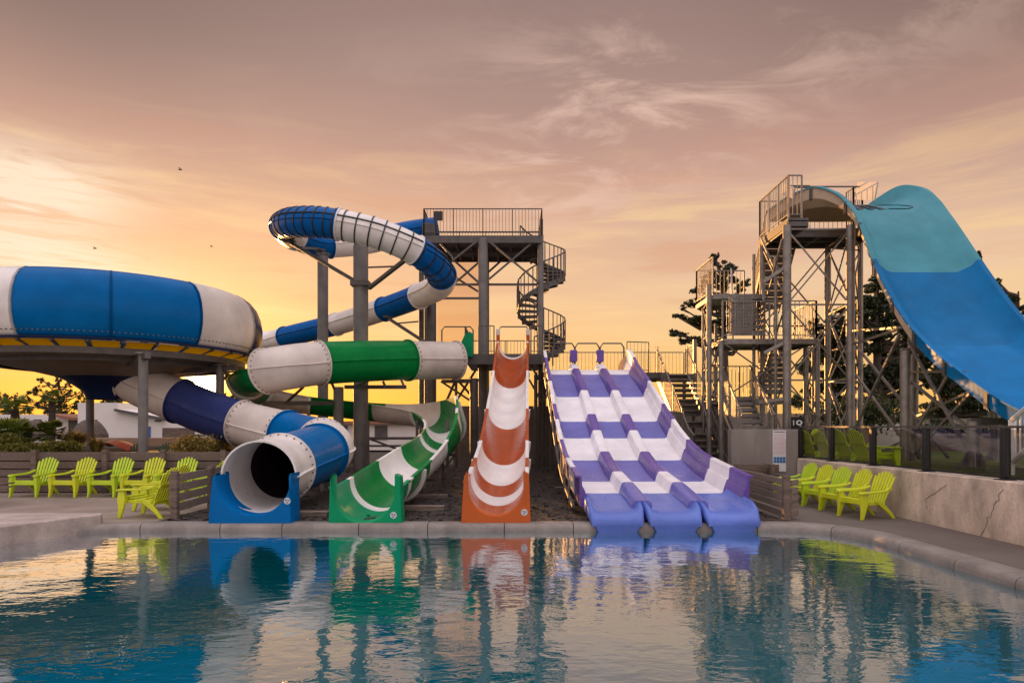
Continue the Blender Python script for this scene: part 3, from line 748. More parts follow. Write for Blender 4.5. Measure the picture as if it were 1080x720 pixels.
for k in range(2):
    x0 = XC+(k-.5)*PITCH
    for y0, y1, c in bands:
        y0 = min(24.45, y0+.0)
        def pf(y):
            t_ = max(0, min(1, (12.9-y)/1.5)) if y < 12.9 else 0
            h = .215*(1-t_)+.14*t_; wt = .095*(1-t_)+.13*t_; wb = .165+.02*t_
            return [(-wb,.02),(-wb+.02,.10),(-wt-.015,h-.02),(-wt+.02,h),(wt-.02,h),(wt+.015,h-.02),(wb-.02,.10),(wb,.02),(wb,-.03),(-wb,-.03)]
        sweepY(ps, 'divider_section', pf, y0, y1 if c != 'b' else 11.5, {'w':'wlav','l':'purple','b':'lav'}[c], x0)
    b = MB(); b.box((x0, 24.35, 4.22), (.26,.3,.42)); b.build('divider_head', 'purple', ps, bevel=.04)
for sgn in (-1, 1):
    x0 = XC+sgn*1.5*PITCH
    for y0, y1, c in bands:
        y1 = max(y1, 11.9)
        def pf(y):
            hi = .50
            hi += .25*max(0, min(1, (y-22.5)/2))*(1 if sgn > 0 else .9)
            p_ = [(-.10,.0),(-.07,.12),(-.02,.26),(.0,.27),(.015,.29),(.03,hi-.02),(.05,hi),(.13,hi),(.14,hi-.03),(.07,hi-.04),(.06,-.04),(-.10,-.04)]
            return [(x*sgn, z) for x, z in p_]
        mm = {'w':'wlav','l':'purple','b':'purple'}[c]
        sweepY(ps, 'wall_section', pf, y0, y1, mm, x0)
    b = MB()   # truss box seen under the outside of the wall
    for i in range(11):
        ya = 23.5-i*1.0; yb = ya-1.0; xx = x0+sgn*.12
        b.beam((xx,ya,zp(ya)-.16),(xx,yb,zp(yb)-.16),.05)
        b.beam((xx,ya,zp(ya)+.3),(xx,ya,zp(ya)-.16),.03)
    b.build('side_frame', 'steel', ps)
# rounded ends of the lanes
for ln in range(3):
    x0 = XC+(ln-1)*PITCH; rings = []; b = MB()
    # rings from rear to the front nose; each ring: a tray with a raised rim and a deep rounded belly
    st = [(12.75,.0,.46,.10),(12.3,.0,.465,.16),(11.8,.0,.465,.30),(11.45,.0,.46,.40),(11.25,-.015,.45,.44),(11.13,-.05,.435,.46),(11.07,-.10,.42,.46),(11.05,-.14,.405,.46)]
    for y, dzt, w_, dep in st:
        zt = zp(max(11.3,y))+dzt; zb = max(-.11, zp(max(11.3,y))-dep); front = max(0,(11.3-y)/.26)
        rim = .14*(1-min(1,front*1.6))
        top_in = zt+.006
        wi = w_-.12
        rr = [(-wi,top_in+.02),(-wi*.6,top_in),(0,top_in),(wi*.6,top_in),(wi,top_in+.02),(wi+.05,top_in+rim*.7),(wi+.09,top_in+rim),(w_,top_in+rim-.03),(w_+.005,top_in-.08),
              (w_-.05,zb+.20),(w_-.11,zb+.08),(w_-.20,zb),(0,zb-.01),(-w_+.20,zb),(-w_+.11,zb+.08),(-w_+.05,zb+.20),(-w_-.005,top_in-.08),(-w_,top_in+rim-.03),(-wi-.09,top_in+rim),(-wi-.05,top_in+rim*.7)]
        rings.append([Vector((x0+x, y, z)) for x, z in rr])
    b.loft(rings); b.build('lane_end', 'lblue', ps, smooth=60)
for x in (XC-1.3, XC, XC+1.3):
    for y in (23.5, 20.5, 17.5):
        b = MB(); b.cyl((x,y,.12),(x,y,zp(y)-.08), .06, n=10); b.beam((x,y,zp(y)-.9),(x,y-1.0,zp(y-1)-.1),.05); b.build('support_post', 'dsteel', ps)
for px in ((583,606),(606.5,632),(633,658)):
    b = MB(); a, c = X(px[0],24.6), X(px[1],24.6); zt = Z(362,24.6)
    b.pipe([(a,24.6,3.9),(a,24.6,zt-.15),(a+.1,24.6,zt),(c-.1,24.6,zt),(c,24.6,zt-.15),(c,24.6,3.9)], .028); b.build('entry_hoop', 'dsteel', ps)

# ------------------------------------------------------------------ central tower
ct = thing('slide_tower', 'tall dark steel slide tower with railed top deck and spiral stair', 'tower', (0,27.5,0))
ZT = Z(248,26.5)
YA, YB = 26.5, 29.6
xa, xb = X(447,26.5), X(571.5,26.5)
b = MB(); b.box(((xa+xb)/2, (YA+YB)/2, ZT-.08), (xb-xa, YB-YA, .14))
for i in range(9):
    xx = xa+.15+(xb-xa-.3)*i/8; b.beam((xx,YA+.05,ZT-.2),(xx,YB-.05,ZT-.2),.07,.12)
for yy in (YA+.02, (YA+YB)/2, YB-.02): b.beam((xa,yy,ZT-.22),(xb,yy,ZT-.22),.08,.16)
b.build('top_deck', 'dsteel', ct)
b = MB()
for p_, q_ in (((xa,YA),(xb,YA)),((xb,YA),(xb,YB)),((xa,YB),(xb,YB)),((xa,YA),(xa,YB))): railing(b, (*p_,ZT), (*q_,ZT), 1.02, gap=.125, posts=1.15)
b.build('railing', 'dsteel', ct)
b = MB(); b.box((X(462,26.4),26.42,ZT+.72),(.36,.04,.36)); b.build('notice_board', 'black', ct)
b = MB(); b.box((X(453,26.9),26.9,ZT+.25),(.5,.7,.5)); b.build('start_box', 'dsteel', ct, bevel=.04)
def post(px, Y, r_, zt, m='dsteel', par=None, square=False):
    x = X(px,Y); b = MB()
    if square: b.box((x,Y,zt/2+.05),(r_*2,r_*2,zt-.1))
    else: b.cyl((x,Y,.1),(x,Y,zt), r_, n=16)
    return b.build('post', m, par or ct)
post(509.5,26.6,.19,ZT-.1, 'conc_post'); post(570.2,26.7,.115,ZT+.05,'conc_post'); post(444.5,26.8,.10,ZT-.1); post(455,26.3,.19,Z(314,26.3)); post(513,29.2,.12,ZT-.15); post(568,29.3,.1,ZT-.15); post(450,29.3,.1,ZT-.15); post(481,24.3,.05,4.1); post(500,24.2,.15,Z(399,24.2)); post(570,24.6,.08,4.1)
b = MB()
def B(p1, p2, w_=.07): b.beam(P(*p1), P(*p2), w_)
B((506,252,26.5),(477,275,26.5)); B((513,252,26.5),(568,298,26.6)); B((566,252,26.6),(515,295,26.6)); B((476,272,27.5),(507,300,26.6)); B((507,275,27.4),(478,300,27.5))
B((534,270,29.2),(514,288,28.5)); B((476,300,27),(566,300,27),.08); B((460,314.5,26.4),(506,314.5,26.6),.08)
B((476,290,28),(507,309,27)); B((460,252,26.6),(478,272,26.6))
each(b, 'brace', 'dsteel', ct)
b = MB(); b.box((X(483,28.6),28.6,(Z(274,28.6)+Z(360,28.6))/2),(1.75,.02,Z(274,28.6)-Z(360,28.6))); b.build('hazed_screen', 'sheet', ct)
# lower deck where the green and orange flumes start
ZL = Z(373,24.1)
x0, x1 = X(490,24.1), X(572,24.1)
b = MB(); b.box(((x0+x1)/2, 26.3, ZL-.12), (x1-x0, 4.4, .24)); b.beam((x0,24.12,ZL-.22),(x1,24.12,ZL-.22),.12,.3); b.build('lower_deck', 'dsteel', ct)
b = MB()
for a, c in ((484,500),(525.5,558)):
    zt = Z(344.5,24.3); xx0, xx1 = X(a if a != 484 else 466,24.3), X(c if c != 500 else 499,24.3)
    b = MB(); b.pipe([(xx0,24.3,ZL),(xx0,24.3,zt-.12),(xx0+.1,24.3,zt),(xx1-.1,24.3,zt),(xx1,24.3,zt-.12),(xx1,24.3,ZL)], .025)
    b.build('entry_hoop', 'dsteel', ct)
b = MB()
railing(b, (X(505,24.2),24.2,ZL), (X(521,24.2),24.2,ZL), 1.0, gap=.13)
railing(b, (X(560,24.2),24.2,ZL), (X(572,24.2),24.2,ZL), 1.0, gap=.13)
railing(b, (x0,28.4,ZL), (x1+.1,28.4,ZL), 1.0, gap=.13); railing(b, (x0,24.4,ZL), (x0,28.4,ZL), 1.0)
b.build('railing', 'dsteel', ct)
b = MB()
B((492,385,24.3),(482,402,24.3)); B((478,401,24.3),(505,401,24.4),.09); B((486,388,24.4),(470,425,24.6)); B((505,385,24.4),(478,428,24.6)); B((465,402,24.4),(500,425,24.6)); B((482,400,24.4),(498,418,24.6)); B((466,402,24.2),(500,402,24.2),.12); B((572,425,24.4),(558,400,24.4)); B((560,385,24.3),(570,403,24.4))
each(b, 'brace', 'dsteel', ct)
# spiral stair at the right of the tower
sp = MB(); cxs, cys = X(571,27.6), 27.75; rs = .98
n_st = 27; z_lo, z_hi = ZL-.05, ZT-.12; th1 = R(150); turns = 1.72
pole = MB(); pole.cyl((cxs,cys,ZL-.3),(cxs,cys,ZT+1.0), .075, n=14)
o_sp = pole.build('spiral_stair', 'dsteel', ct)
st = MB(); rl = []; rl2 = []; rb = MB()
for i in range(n_st):
    f = i/(n_st-1); z = z_hi-(z_hi-z_lo)*f; a = th1 - f*turns*2*math.pi; da = turns*2*math.pi/n_st*.62
    vs = [(cxs+.06*math.cos(a), cys+.06*math.sin(a)), (cxs+rs*math.cos(a-da), cys+rs*math.sin(a-da)), (cxs+rs*math.cos(a+da), cys+rs*math.sin(a+da))]
    st.loft([[Vector((x,y,z-.075)) for x,y in vs], [Vector((x,y,z)) for x,y in vs]])
    st.beam((cxs,cys,z-.08),(cxs+rs*math.cos(a+da*.9),cys+rs*math.sin(a+da*.9),z-.08),.03,.1)
    e = Vector((cxs+rs*math.cos(a), cys+rs*math.sin(a), z)); rl.append(e+Vector((0,0,1.0))); rl2.append(e+Vector((0,0,.02)))
    rb.beam(e, e+Vector((0,0,1.0)), .045)
    if i < n_st-1:
        a2 = th1-(f+.5/(n_st-1))*turns*2*math.pi; e2 = Vector((cxs+rs*math.cos(a2), cys+rs*math.sin(a2), z-.09)); rb.beam(e2, e2+Vector((0,0,1.0)), .03)
rb.pipe(rl, .03); 
st.build('stair_tread', 'dsteel', o_sp); rb.build('handrail', 'dsteel', o_sp)
sb = MB()
for a, c in zip(rl2, rl2[1:]): sb.beam(a-Vector((0,0,.02)), c-Vector((0,0,.02)), .02, .2)
sb.build('stringer', 'dsteel', o_sp)

# ------------------------------------------------------------------ deck above the purple slide and its stairs
dk = thing('start_platform', 'dark steel start platform and straight stairs right behind the purple slide', 'platform', (3.5,25,0))
ZPd = 3.66
b = MB(); b.box((X(635,25.6),25.7,ZPd-.1),(X(700,25.6)-X(572,25.6),2.2,.2)); b.box(((X(690,25.6)+6.75)/2,25.75,ZPd-.11),(6.75-X(690,25.6),1.3,.18)); b.build('deck', 'dsteel', dk)
b = MB(); ztr = 1.05
railing(b, (X(575,26.7),26.7,ZPd), (6.7,26.7,ZPd), .95, gap=.14)
railing(b, (X(661,24.7),24.7,ZPd), (X(684,24.9),24.9,ZPd), 1.12, gap=.13, posts=.8); railing(b, (6.75,25.1,ZPd), (6.75,26.6,ZPd), 1.1, gap=.16)
b.build('railing', 'dsteel', dk)
sx0, sx1 = 5.35, 6.45
b = MB(); nst = 17; ya, yb = 25.1, 20.3; za, zb = ZPd-.05, .5
for i in range(nst):
    f = i/(nst-1); y = ya+(yb-ya)*f; z = za+(zb-za)*f
    if abs(i-9) <= 1: z = za+(zb-za)*9/(nst-1)
    b.box(((sx0+sx1)/2,y,z),(sx1-sx0-.1,.26,.05)); 
    b.box(((sx0+sx1)/2,y+.13,z-(.06 if i < 5 else .095)),(sx1-sx0-.1,.02,.07 if i < 5 else .185))
b.build('stair_treads', 'steel', dk)
for k, xx in enumerate((sx0, sx1)):
    b = MB(); b.beam((xx,ya+.1,za-.05),(xx,yb-.2,zb-.1),.05,.26); b.build('stringer', 'steel', dk)
    b = MB()
    p_ = [Vector((xx,ya+.2,za+1.05)), Vector((xx,yb+.4,zb+1.15)), Vector((xx,yb-.25,zb+.95)), Vector((xx,yb-.35,zb-.1))]
    b.pipe(p_, .03)
    for i in range(34):
        f = i/33; y = ya+(yb-ya)*f; z = za+(zb-za)*f; b.beam((xx,y,z),(xx,y,z+1.02),.016)
    for i in (0,8,17,25,33):
        f = i/33; y = ya+(yb-ya)*f; z = za+(zb-za)*f; b.beam((xx,y,z-.1),(xx,y,z+1.05),.045)
    b.build('handrail', 'steel', dk)
b = MB(); b.loft([[Vector((xx,22.3,1.75)),Vector((xx,20.1,.35)),Vector((xx,20.1,1.35)),Vector((xx,22.3,2.85))] for xx in (6.50,6.54)]); b.build('guard_panel', 'steel', dk)
for xx, yy in ((X(574,24.9),24.9),(X(565,24.4),24.4),(X(700,25),25),(6.7,25.1),(6.7,26.6),(X(600,26.7),26.7)):
    b = MB(); b.cyl((xx,yy,.1),(xx,yy,ZPd-.1), .075); b.build('post', 'dsteel', dk)
b = MB(); b.beam((6.72,25.1,ZPd-.1),(6.72,25.1,ZPd+1.25),.12); b.build('post', 'steel', dk)
b = MB(); b.beam(P(572,423,24.5),P(590,402,24.5),.1); b.build('brace', 'dsteel', dk)
# golden lit end hood of the right lane
b = MB(); rings = []
for i in range(9):
    a = math.pi*i/8*.5; rings.append([P(658+14*math.sin(a),392-17*math.cos(a*.95)*1.0,24.5), P(658+14*math.sin(a)+1.5,392-17*math.cos(a*.95),24.5), P(658+14*math.sin(a)+1.5,393,24.6), P(658+14*math.sin(a),393,24.6)])
b = MB(); hood = [P(652,391,24.5),P(655,381,24.5),P(660,375,24.5),P(664,377,24.5),P(670,384,24.5),P(673,391,24.5)]
b.loft([hood, [v+Vector((0,.35,0)) for v in hood]]); b.build('entry_wall', transl('translucent_cream', (.8,.6,.35), .6), ps, bevel=.03)

# ------------------------------------------------------------------ walls behind the slides
def wallbox(name, label, x0, x1, y0, y1, z0, z1, m, cat='wall', bev=.01):
    b = MB(); b.box(((x0+x1)/2,(y0+y1)/2,(z0+z1)/2),(x1-x0,y1-y0,z1-z0)); o = b.build(name, m, smooth=0, bevel=bev)
    return tag(o, label, cat)
wallbox('concrete_wall', 'dark rough concrete wall behind the orange slide and purple slide', X(478,27.2), 7.9, 27.2, 27.5, .05, Z(428,27.2), 'concw')
wallbox('concrete_wall', 'grey concrete wall carrying the white rules sign near the glass fence', X(764,17), X(842,16.45), 16.45, 16.75, .05, 1.64, 'concl')
b = MB(); yy = [16.4,15,13.5,12,10.5,9,7,4,1]
cr_ = [[Vector((6.85,y,.05)), Vector((6.85+random.uniform(-.01,.01),y,.5)), Vector((6.86,y,.93)), Vector((6.88,y,.95)), Vector((7.2,y,.95)), Vector((7.2,y,.05))] for y in yy]
b.loft(cr_); rw = b.build('retaining_wall', 'render', smooth=30); tag(rw, 'low beige roughcast retaining wall with cracks under the glass fence', 'wall')
# cracks as thin recessed-looking grooves
def crack(pts):
    b = MB(); v = [Vector(p) for p in pts]; b.pipe(v, .0035, n=5); return b.build('crack', 'black', rw)
def pw(px, py):  # point on the wall face x = 6.845
    Y = 6.845*F/(px-540); return (6.845, Y, Z(py, Y))
def jag(a, c, n=7, amp=.03):
    a, c = Vector(a), Vector(c); out = []
    for i in range(n+1):
        q = a.lerp(c, i/n); q += Vector((0, random.uniform(-amp,amp), random.uniform(-amp,amp))) if 0 < i < n else Vector(); out.append(q)
    return out
crack(jag(pw(1058,516), pw(1046,540))); crack(jag(pw(1046,540), pw(1034,566))); crack(jag(pw(998,511), pw(976,526), amp=.015)); crack(jag(pw(976,526), pw(978,536), n=4, amp=.012))
# terrace behind the wall
b = MB(); b.box((7.2+20,20,.40),(40,52,.76)); tr_ = b.build('upper_lawn', 'grass', smooth=0, kind='structure')
# sign board with rules
sg_ = thing('rules_sign', 'tall narrow white rules sign with a blue pictogram block on concrete wall', 'sign', (X(822,16.4),16.42,1.1))
sxl, sxr, szt, szb = X(815.5,16.4), X(829.3,16.4), Z(453.6,16.4), Z(497,16.4)
b = MB(); b.box(((sxl+sxr)/2,16.43,(szt+szb)/2),(sxr-sxl,.025,szt-szb)); b.build('board', 'signw', sg_)
sw = sxr-sxl; sh = szt-szb
b = MB(); b.box(((sxl+sxr)/2,16.414,szt-.035*sh),(sw*.86,.004,.018)); b.build('heading', 'black', sg_)
b = MB(); random.seed(3)
for r_ in range(17):
    z = szt-sh*(.09+.53*r_/17)
    x = sxl+sw*.06
    while x < sxr-sw*.1:
        l_ = random.uniform(.02,.06); b.box((x+l_/2,16.414,z),(l_,.004,.009)); x += l_+.012
b.build('small_print', 'signp', sg_)
b = MB()
for r_ in range(2):
    for c_ in range(4): b.box((sxl+sw*(.15+.235*c_),16.413,szt-sh*(.68+.075*r_)),(sw*.2,.004,sh*.066))
b.build('pictogram', 'signb', sg_)
b = MB(); b.cyl(((sxl+sxr)/2-.04,16.417,szt-sh*.93),((sxl+sxr)/2-.04,16.411,szt-sh*.93),.022,n=12); b.build('emblem', 'signb', sg_)
# dark sign with pale ring and bar
s2 = thing('number_sign', 'small dark square sign with a pale ring behind the concrete wall', 'sign', (X(841,18.5),18.5,.9))
b = MB(); b.box((X(841,18.5),18.5,Z(446.5,18.5)),(.34,.03,.36)); b.build('board', 'black', s2)
b = MB(); c = P(842.8,445.6,18.47); n = 20
rgs = lambda rr, d: [c+Vector((rr*math.cos(2*math.pi*i/n),d,rr*.85*math.sin(2*math.pi*i/n))) for i in range(n)]
b.loft([rgs(.045,0),rgs(.085,0),rgs(.085,-.01),rgs(.045,-.01),rgs(.045,0)], caps=False); b.box(P(837,445.6,18.47),(.025,.01,.13)); b.box(P(844.5,450,18.47),(.03,.01,.06)); b.build('numerals', 'signw', s2)
b = MB(); b.cyl((X(841,18.52),18.54,.9),(X(841,18.52),18.54,1.9),.025); b.build('pole', 'steel', s2)
# glass fence on the wall
gf = thing('glass_fence', 'smoked glass fence with black posts and rail on the retaining wall', 'fence', (7.0,11,.95))
gy = [16.5,14.9,13.2,11.5,9.66,7.9,6.2,4.5]
for y in gy:
    b = MB(); b.box((6.98,y,1.32),(.10,.10,.74)); b.box((6.98,y,.957),(.2,.2,.015)); b.build('post', 'black', gf, bevel=.008)
for a, c in zip(gy, gy[1:]):
    b = MB(); b.box((6.98,(a+c)/2,1.33),(.012,abs(a-c)-.14,.66)); b.build('glass_panel', 'glass', gf, smooth=0)
    b = MB(); b.box((6.98,(a+c)/2,.985),(.04,abs(a-c)-.12,.03)); b.build('lower_rail', 'black', gf)
b = MB(); b.beam((6.98,16.55,1.70),(6.98,4.4,1.70),.06,.035); b.build('top_rail', 'dsteel', gf)

# wooden fences either side of the slides
def slatfence(name, label, p, q, zt, zb, n, posts, extra=None):
    b0 = Vector(((p[0]+q[0])/2,(p[1]+q[1])/2,.12)); t_ = thing(name, label, 'fence', b0)
    p = Vector((*p,0)); q = Vector((*q,0)); ph = (zt-zb)/n
    for i in range(n):
        z = zb+ph*(i+.5); b = MB(); b.beam(p+Vector((0,0,z)), q+Vector((0,0,z+random.uniform(-.008,.008))), .03, ph*.80); b.build('plank', 'woody', t_, smooth=0, bevel=.004)
    for f in posts:
        a = p.lerp(q, f); d = (q-p).normalized(); nn = Vector((-d.y,d.x,0))
        b = MB(); b.box((a.x,a.y,(zt+.12)/2+.02),(.11,.11,zt-.08)); b.build('post', 'wood', t_, smooth=0, bevel=.006)
    return t_
slatfence('plank_fence', 'short weathered plank fence beside the end of the purple slide', (4.66,11.6), (4.78,14.4), .83, .14, 5, (0,.98))
slatfence('plank_fence', 'short weathered plank fence stub at the corner of the right path', (4.76,11.66), (4.98,11.9), .80, .14, 5, ())
slatfence('plank_fence', 'low weathered plank fence beside the blue slide mouth', (-5.80,11.75), (-6.02,14.6), .90, .22, 4, (0,.6,1))
slatfence('plank_fence', 'narrow weathered plank panel beside the two turned lime chairs', (-5.86,11.78), (-6.02,12.0), .88, .2, 4, ())
b = MB()
for i in range(3): b.box((X(795,15.8),15.8,.3+i*.22),(1.15,.06,.18))
b.box((X(812,15.8),15.85,.45),(.08,.5,.8)); o = b.build('timber_box', 'wood', smooth=0); tag(o, 'dark low timber screen against the grey wall beside the stairs', 'timber screen')
# left planter retaining wall of planks
tw = thing('plank_wall', 'long dark weathered timber retaining wall behind the left row of chairs', 'wall', (-12,16.5,.1))
for i in range(5):
    z = .12+.19*i
    for a, c in ((-22,-17.5),(-17.45,-13.2),(-13.15,-9.8),(-9.75,-6.9)):
        b = MB(); b.box(((a+c)/2,16.52+.02*random.random(),z+.09),(c-a,.07,.165)); b.build('plank', 'woodx', tw, smooth=0, bevel=.006)
for xx in (-16,-13.2,-11.5,-9.8,-8.4,-6.95):
    b = MB(); b.box((xx,16.44,.62),(.12,.10,1.06)); b.build('post', 'wood', tw, smooth=0)
b = MB(); b.box((-14.5,16.65,1.06),(15.2,.26,.05)); b.build('top_board', 'woodx', tw, smooth=0)
b = MB(); b.box((-20,24,.53),(26,14.8,.94)); b.build('planted_terrace', 'soil', smooth=0, kind='structure')
wallbox('low_wall', 'low grey concrete wall running below the white house on the left', X(100,25), X(262,25), 25, 25.3, .1, Z(461.5,25), 'tan')
b = MB()   # sloping boards at the far left of the chairs
for i in range(3): b.beam(P(-30,512+i*5,14.2-i*.4), P(14-i*3,509+i*4,14.4-i*.4), .16, .03)
o = b.build('ramp_boards', 'wood', smooth=0); tag(o, 'pale timber ramp boards at the left edge beside the chair row', 'boards')

# ------------------------------------------------------------------ wave slide, right
wv = thing('wave_slide', 'wide steep teal and royal blue slide sweeping down on the right', 'water slide', (10.6,15,.9))
S_ = [(21.2,8.0,8.40,8.4,8.12,10.7,10.9,8.45),(20.8,8.15,8.5,8.5,8.18,10.95,11.15,8.66),(20.3,8.4,8.62,8.75,8.2,11.2,11.55,8.86),(19.8,8.85,8.66,9.15,8.14,11.45,11.9,8.62),(19.3,9.2,8.32,9.48,7.88,11.6,12.0,8.12),(18.9,9.32,7.92,9.6,7.5,11.65,12.0,7.66),
      (18.5,9.38,7.46,9.62,7.06,11.66,11.99,7.2),(18.0,9.36,6.74,9.61,6.36,11.66,11.97,6.6),(17.5,9.31,6.0,9.6,5.66,11.66,11.96,5.98),(16.7,9.3,4.97,9.6,4.6,11.66,11.96,5.0),(15.95,9.3,4.15,9.6,3.75,11.66,11.96,4.2),(15.0,9.3,3.42,9.6,3.0,11.66,11.96,3.5),
      (14.25,9.3,2.96,9.6,2.52,11.66,11.96,3.0),(13.3,9.3,2.42,9.6,1.98,11.66,11.96,2.45),(12.4,9.3,2.02,9.6,1.58,11.66,11.96,2.05),(11.2,9.3,1.72,9.6,1.28,11.66,11.96,1.75),(10,9.3,1.58,9.6,1.14,11.66,11.96,1.6),(8.6,9.3,1.5,9.6,1.06,11.66,11.96,1.5)]
SV = [np.array(s_) for s_ in S_]
def sv(u):
    class A_: pass
    n = len(SV); u = max(0, min(n-1-1e-6, u)); i = int(u); t_ = u-i
    p1, p2 = SV[i], SV[i+1]; p0 = SV[i-1] if i else p1*2-p2; p3 = SV[i+2] if i+2 < n else p2*2-p1
    return .5*(2*p1+(p2-p0)*t_+(2*p0-5*p1+4*p2-p3)*t_*t_+(3*p1-p0-3*p2+p3)*t_**3)
def usv(y):
    for i in range(len(S_)-1):
        if S_[i][0] >= y >= S_[i+1][0]: return i+(S_[i][0]-y)/(S_[i][0]-S_[i+1][0])
    return 0
def wring(u):
    Y, lx, lz, bx, bz, bX, rX, rz = sv(u); bX -= .14
    Y2 = sv(min(u+.05, len(SV)-1.001)); Y1 = sv(max(u-.05, 0))
    T = Vector((0, Y2[0]-Y1[0], Y2[4]-Y1[4])).normalized(); Nn = Vector((0, T.z, -T.y)); Nn = Nn if Nn.z > 0 else -Nn
    def q(x, z, d=0): return Vector((x, Y, z)) - Nn*d
    top = [q(lx-.09,lz), q(lx,lz+.012), q(lx+.04,lz), q(lx*.6+bx*.4,lz*.55+bz*.45), q(bx,bz+.05), q(bx+.12,bz+.006)]
    for k in range(1,6): top.append(q(bx+(bX-bx)*k/6, bz))
    top += [q(bX-.12,bz+.006), q(bX,bz+.05), q(rX*.6+bX*.4,rz*.55+bz*.45), q(rX-.04,rz), q(rX,rz+.012), q(rX+.09,rz)]
    bot = [q(rX+.09,rz-.04), q(rX+.045,rz-.05), q(rX+.03,rz-.30), q(bX+.05,bz-.03,.03), q((bx+bX)/2,bz-.04,.03), q(bx-.05,bz-.03,.03), q(lx-.03,lz-.34), q(lx-.045,lz-.05), q(lx-.09,lz-.04)]
    return top+bot, len(top)
def wsec(y0, y1, m):
    u0, u1 = usv(y0), usv(y1); n = max(3, int((u1-u0)*6)); b = MB()
    rr = [wring(u0+(u1-u0)*i/n) for i in range(n+1)]; nt_ = rr[0][1]; b.loft([r_[0] for r_ in rr])
    tot = len(rr[0][0])
    for k in range(n*tot):
        if k % tot >= nt_-1+1 and k % tot < tot-1: b.m[k] = 1
    return b.build('slide_section', [m, 'cream' if y0 > 15.8 else m], wv, smooth=22)
for a, c, m in ((21.2,17.5,'teal'),(17.5,15.75,'wblue'),(15.75,13.3,'wblue2'),(13.3,11.2,'wblue2'),(11.2,8.6,'wblue2')): wsec(a, c, m)
for y in (19.9,18.95,18.3,17.45,16.6,15.7,14.6,13.3,12.2):   # joint flanges on the outside of the walls
    Y, lx, lz, bx, bz, bX, rX, rz = sv(usv(y))
    for sx_, xx, zt in ((-1, lx, lz),):
        b = MB(); b.box((xx+sx_*.055,y,zt-.20),(.05,.10,.34)); b.build('joint_flange', 'dsteel', wv)
# faded letter strokes across the crest of the bed
def onbed(fx, y, d=.008):
    Y, lx, lz, bx, bz, bX, rX, rz = sv(usv(y)); return Vector((bx+(bX-bx)*fx, y, bz+d))
b = MB()
def stroke(a, c, w_=.05):
    n = 8; l1 = []; l2 = []
    for i in range(n+1):
        f = i/n; fx = a[0]+(c[0]-a[0])*f; y = a[1]+(c[1]-a[1])*f; l1.append(onbed(fx-w_,y,.02)+Vector((0,-.02,0))); l2.append(onbed(fx+w_,y,.02)+Vector((0,.02,0)))
    b.loft([l1,l2], closed=False, caps=False)
for a, c in (((.06,19.6),(.14,19.2)),((.14,19.2),(.22,19.6)),((.22,19.6),(.30,19.2)),((.34,19.6),(.44,19.2)),((.50,19.24),(.80,19.24)),((.50,19.56),(.80,19.56))): stroke(a, c)
arc = [(.80+.13*math.sin(math.pi*i/8), 19.24+.32*i/8) for i in range(9)]
for a, c in zip(arc, arc[1:]): stroke(a, c, .03)
b.build('lettering', mat('faded_dark_ink', (.03,.035,.06), .4, .3, 6), wv, smooth=0)
for px, Y, r_, m in ((955,16.1,.12,'steel'),(963,17.1,.12,'steel'),(1027,13.75,.13,'steel'),(1050,16.2,.10,'steel')):
    Yq = sv(usv(Y)); zt = Yq[4]-.42
    x = X(px,Y); b = MB(); b.cyl((x,Y,.9),(x,Y,zt), r_, n=16)
    for k in range(6):
        a = k*math.pi/3; d = Vector((math.cos(a),math.sin(a),0)); b.loft([[Vector((x,Y,.9))+d*r_*.9, Vector((x,Y,.9))+d*(r_+.14), Vector((x,Y,1.25))+d*r_*.9], [Vector((x,Y,.9))+d*r_*.9+Vector((-d.y,d.x,0))*.015, Vector((x,Y,.9))+d*(r_+.14)+Vector((-d.y,d.x,0))*.015, Vector((x,Y,1.25))+d*r_*.9+Vector((-d.y,d.x,0))*.015]])
    b.build('support_post', m, wv); b = MB(); b.beam((x-.1,Y,zt),(min(x+2.4,11.7),Y,zt),.12,.14); b.build('cross_beam', 'steel', wv)
b = MB()
for p1, p2 in (((900,349,18.8),(952,345,16.2)),((878,370,20.5),(948,347,16.4)),((903,365,18.6),(1000,482,15.5)),((949,352,16.3),(900,455,18)),((958,360,16.1),(1023,480,13.8)),((1000,395,15.2),(958,468,16.2)),((965,440,17),(1025,412,13.9)),((962,392,17),(1018,392,14)),((958,400,16.2),(1020,450,14)),((1023,415,13.8),(965,478,16)),((903,395,18.6),(950,460,16.2)),((952,465,16.2),(905,488,17))):
    B(p1, p2, .055)
each(b, 'brace', 'steel', wv)

# ------------------------------------------------------------------ right tower with stairs
rt_ = thing('stair_tower', 'grey galvanised stair tower with zigzag flights beside the blue slide', 'tower', (8,20,.9))
ZP = 7.5; 
b = MB(); b.box((9.1,20.55,ZP-.06),(2.9,1.3,.10)); b.box((7.93,19.4,ZP-.061),(.56,.98,.098))
for yy in (19.95,20.5,21.15): b.beam((7.65,yy,ZP-.17),(10.5,yy,ZP-.17),.08,.18)
b.beam((7.65,18.95,ZP-.16),(8.2,18.95,ZP-.16),.08,.16)
for xx in (7.68,8.2): b.beam((xx,18.97,ZP-.18),(xx,21.13,ZP-.18),.08,.16)
for xx in (9.0,9.8,10.5): b.beam((xx,19.97,ZP-.18),(xx,21.13,ZP-.18),.08,.16)
b.build('top_deck', 'dsteel', rt_)
b = MB(); railing(b, (7.68,18.95,ZP), (7.68,21.15,ZP), 1.18, gap=.12, posts=.75); railing(b, (7.68,18.97,ZP), (8.05,18.97,ZP), 1.18, gap=.12, posts=.4); railing(b, (7.68,21.15,ZP), (10.5,21.15,ZP), 1.18, gap=.14)
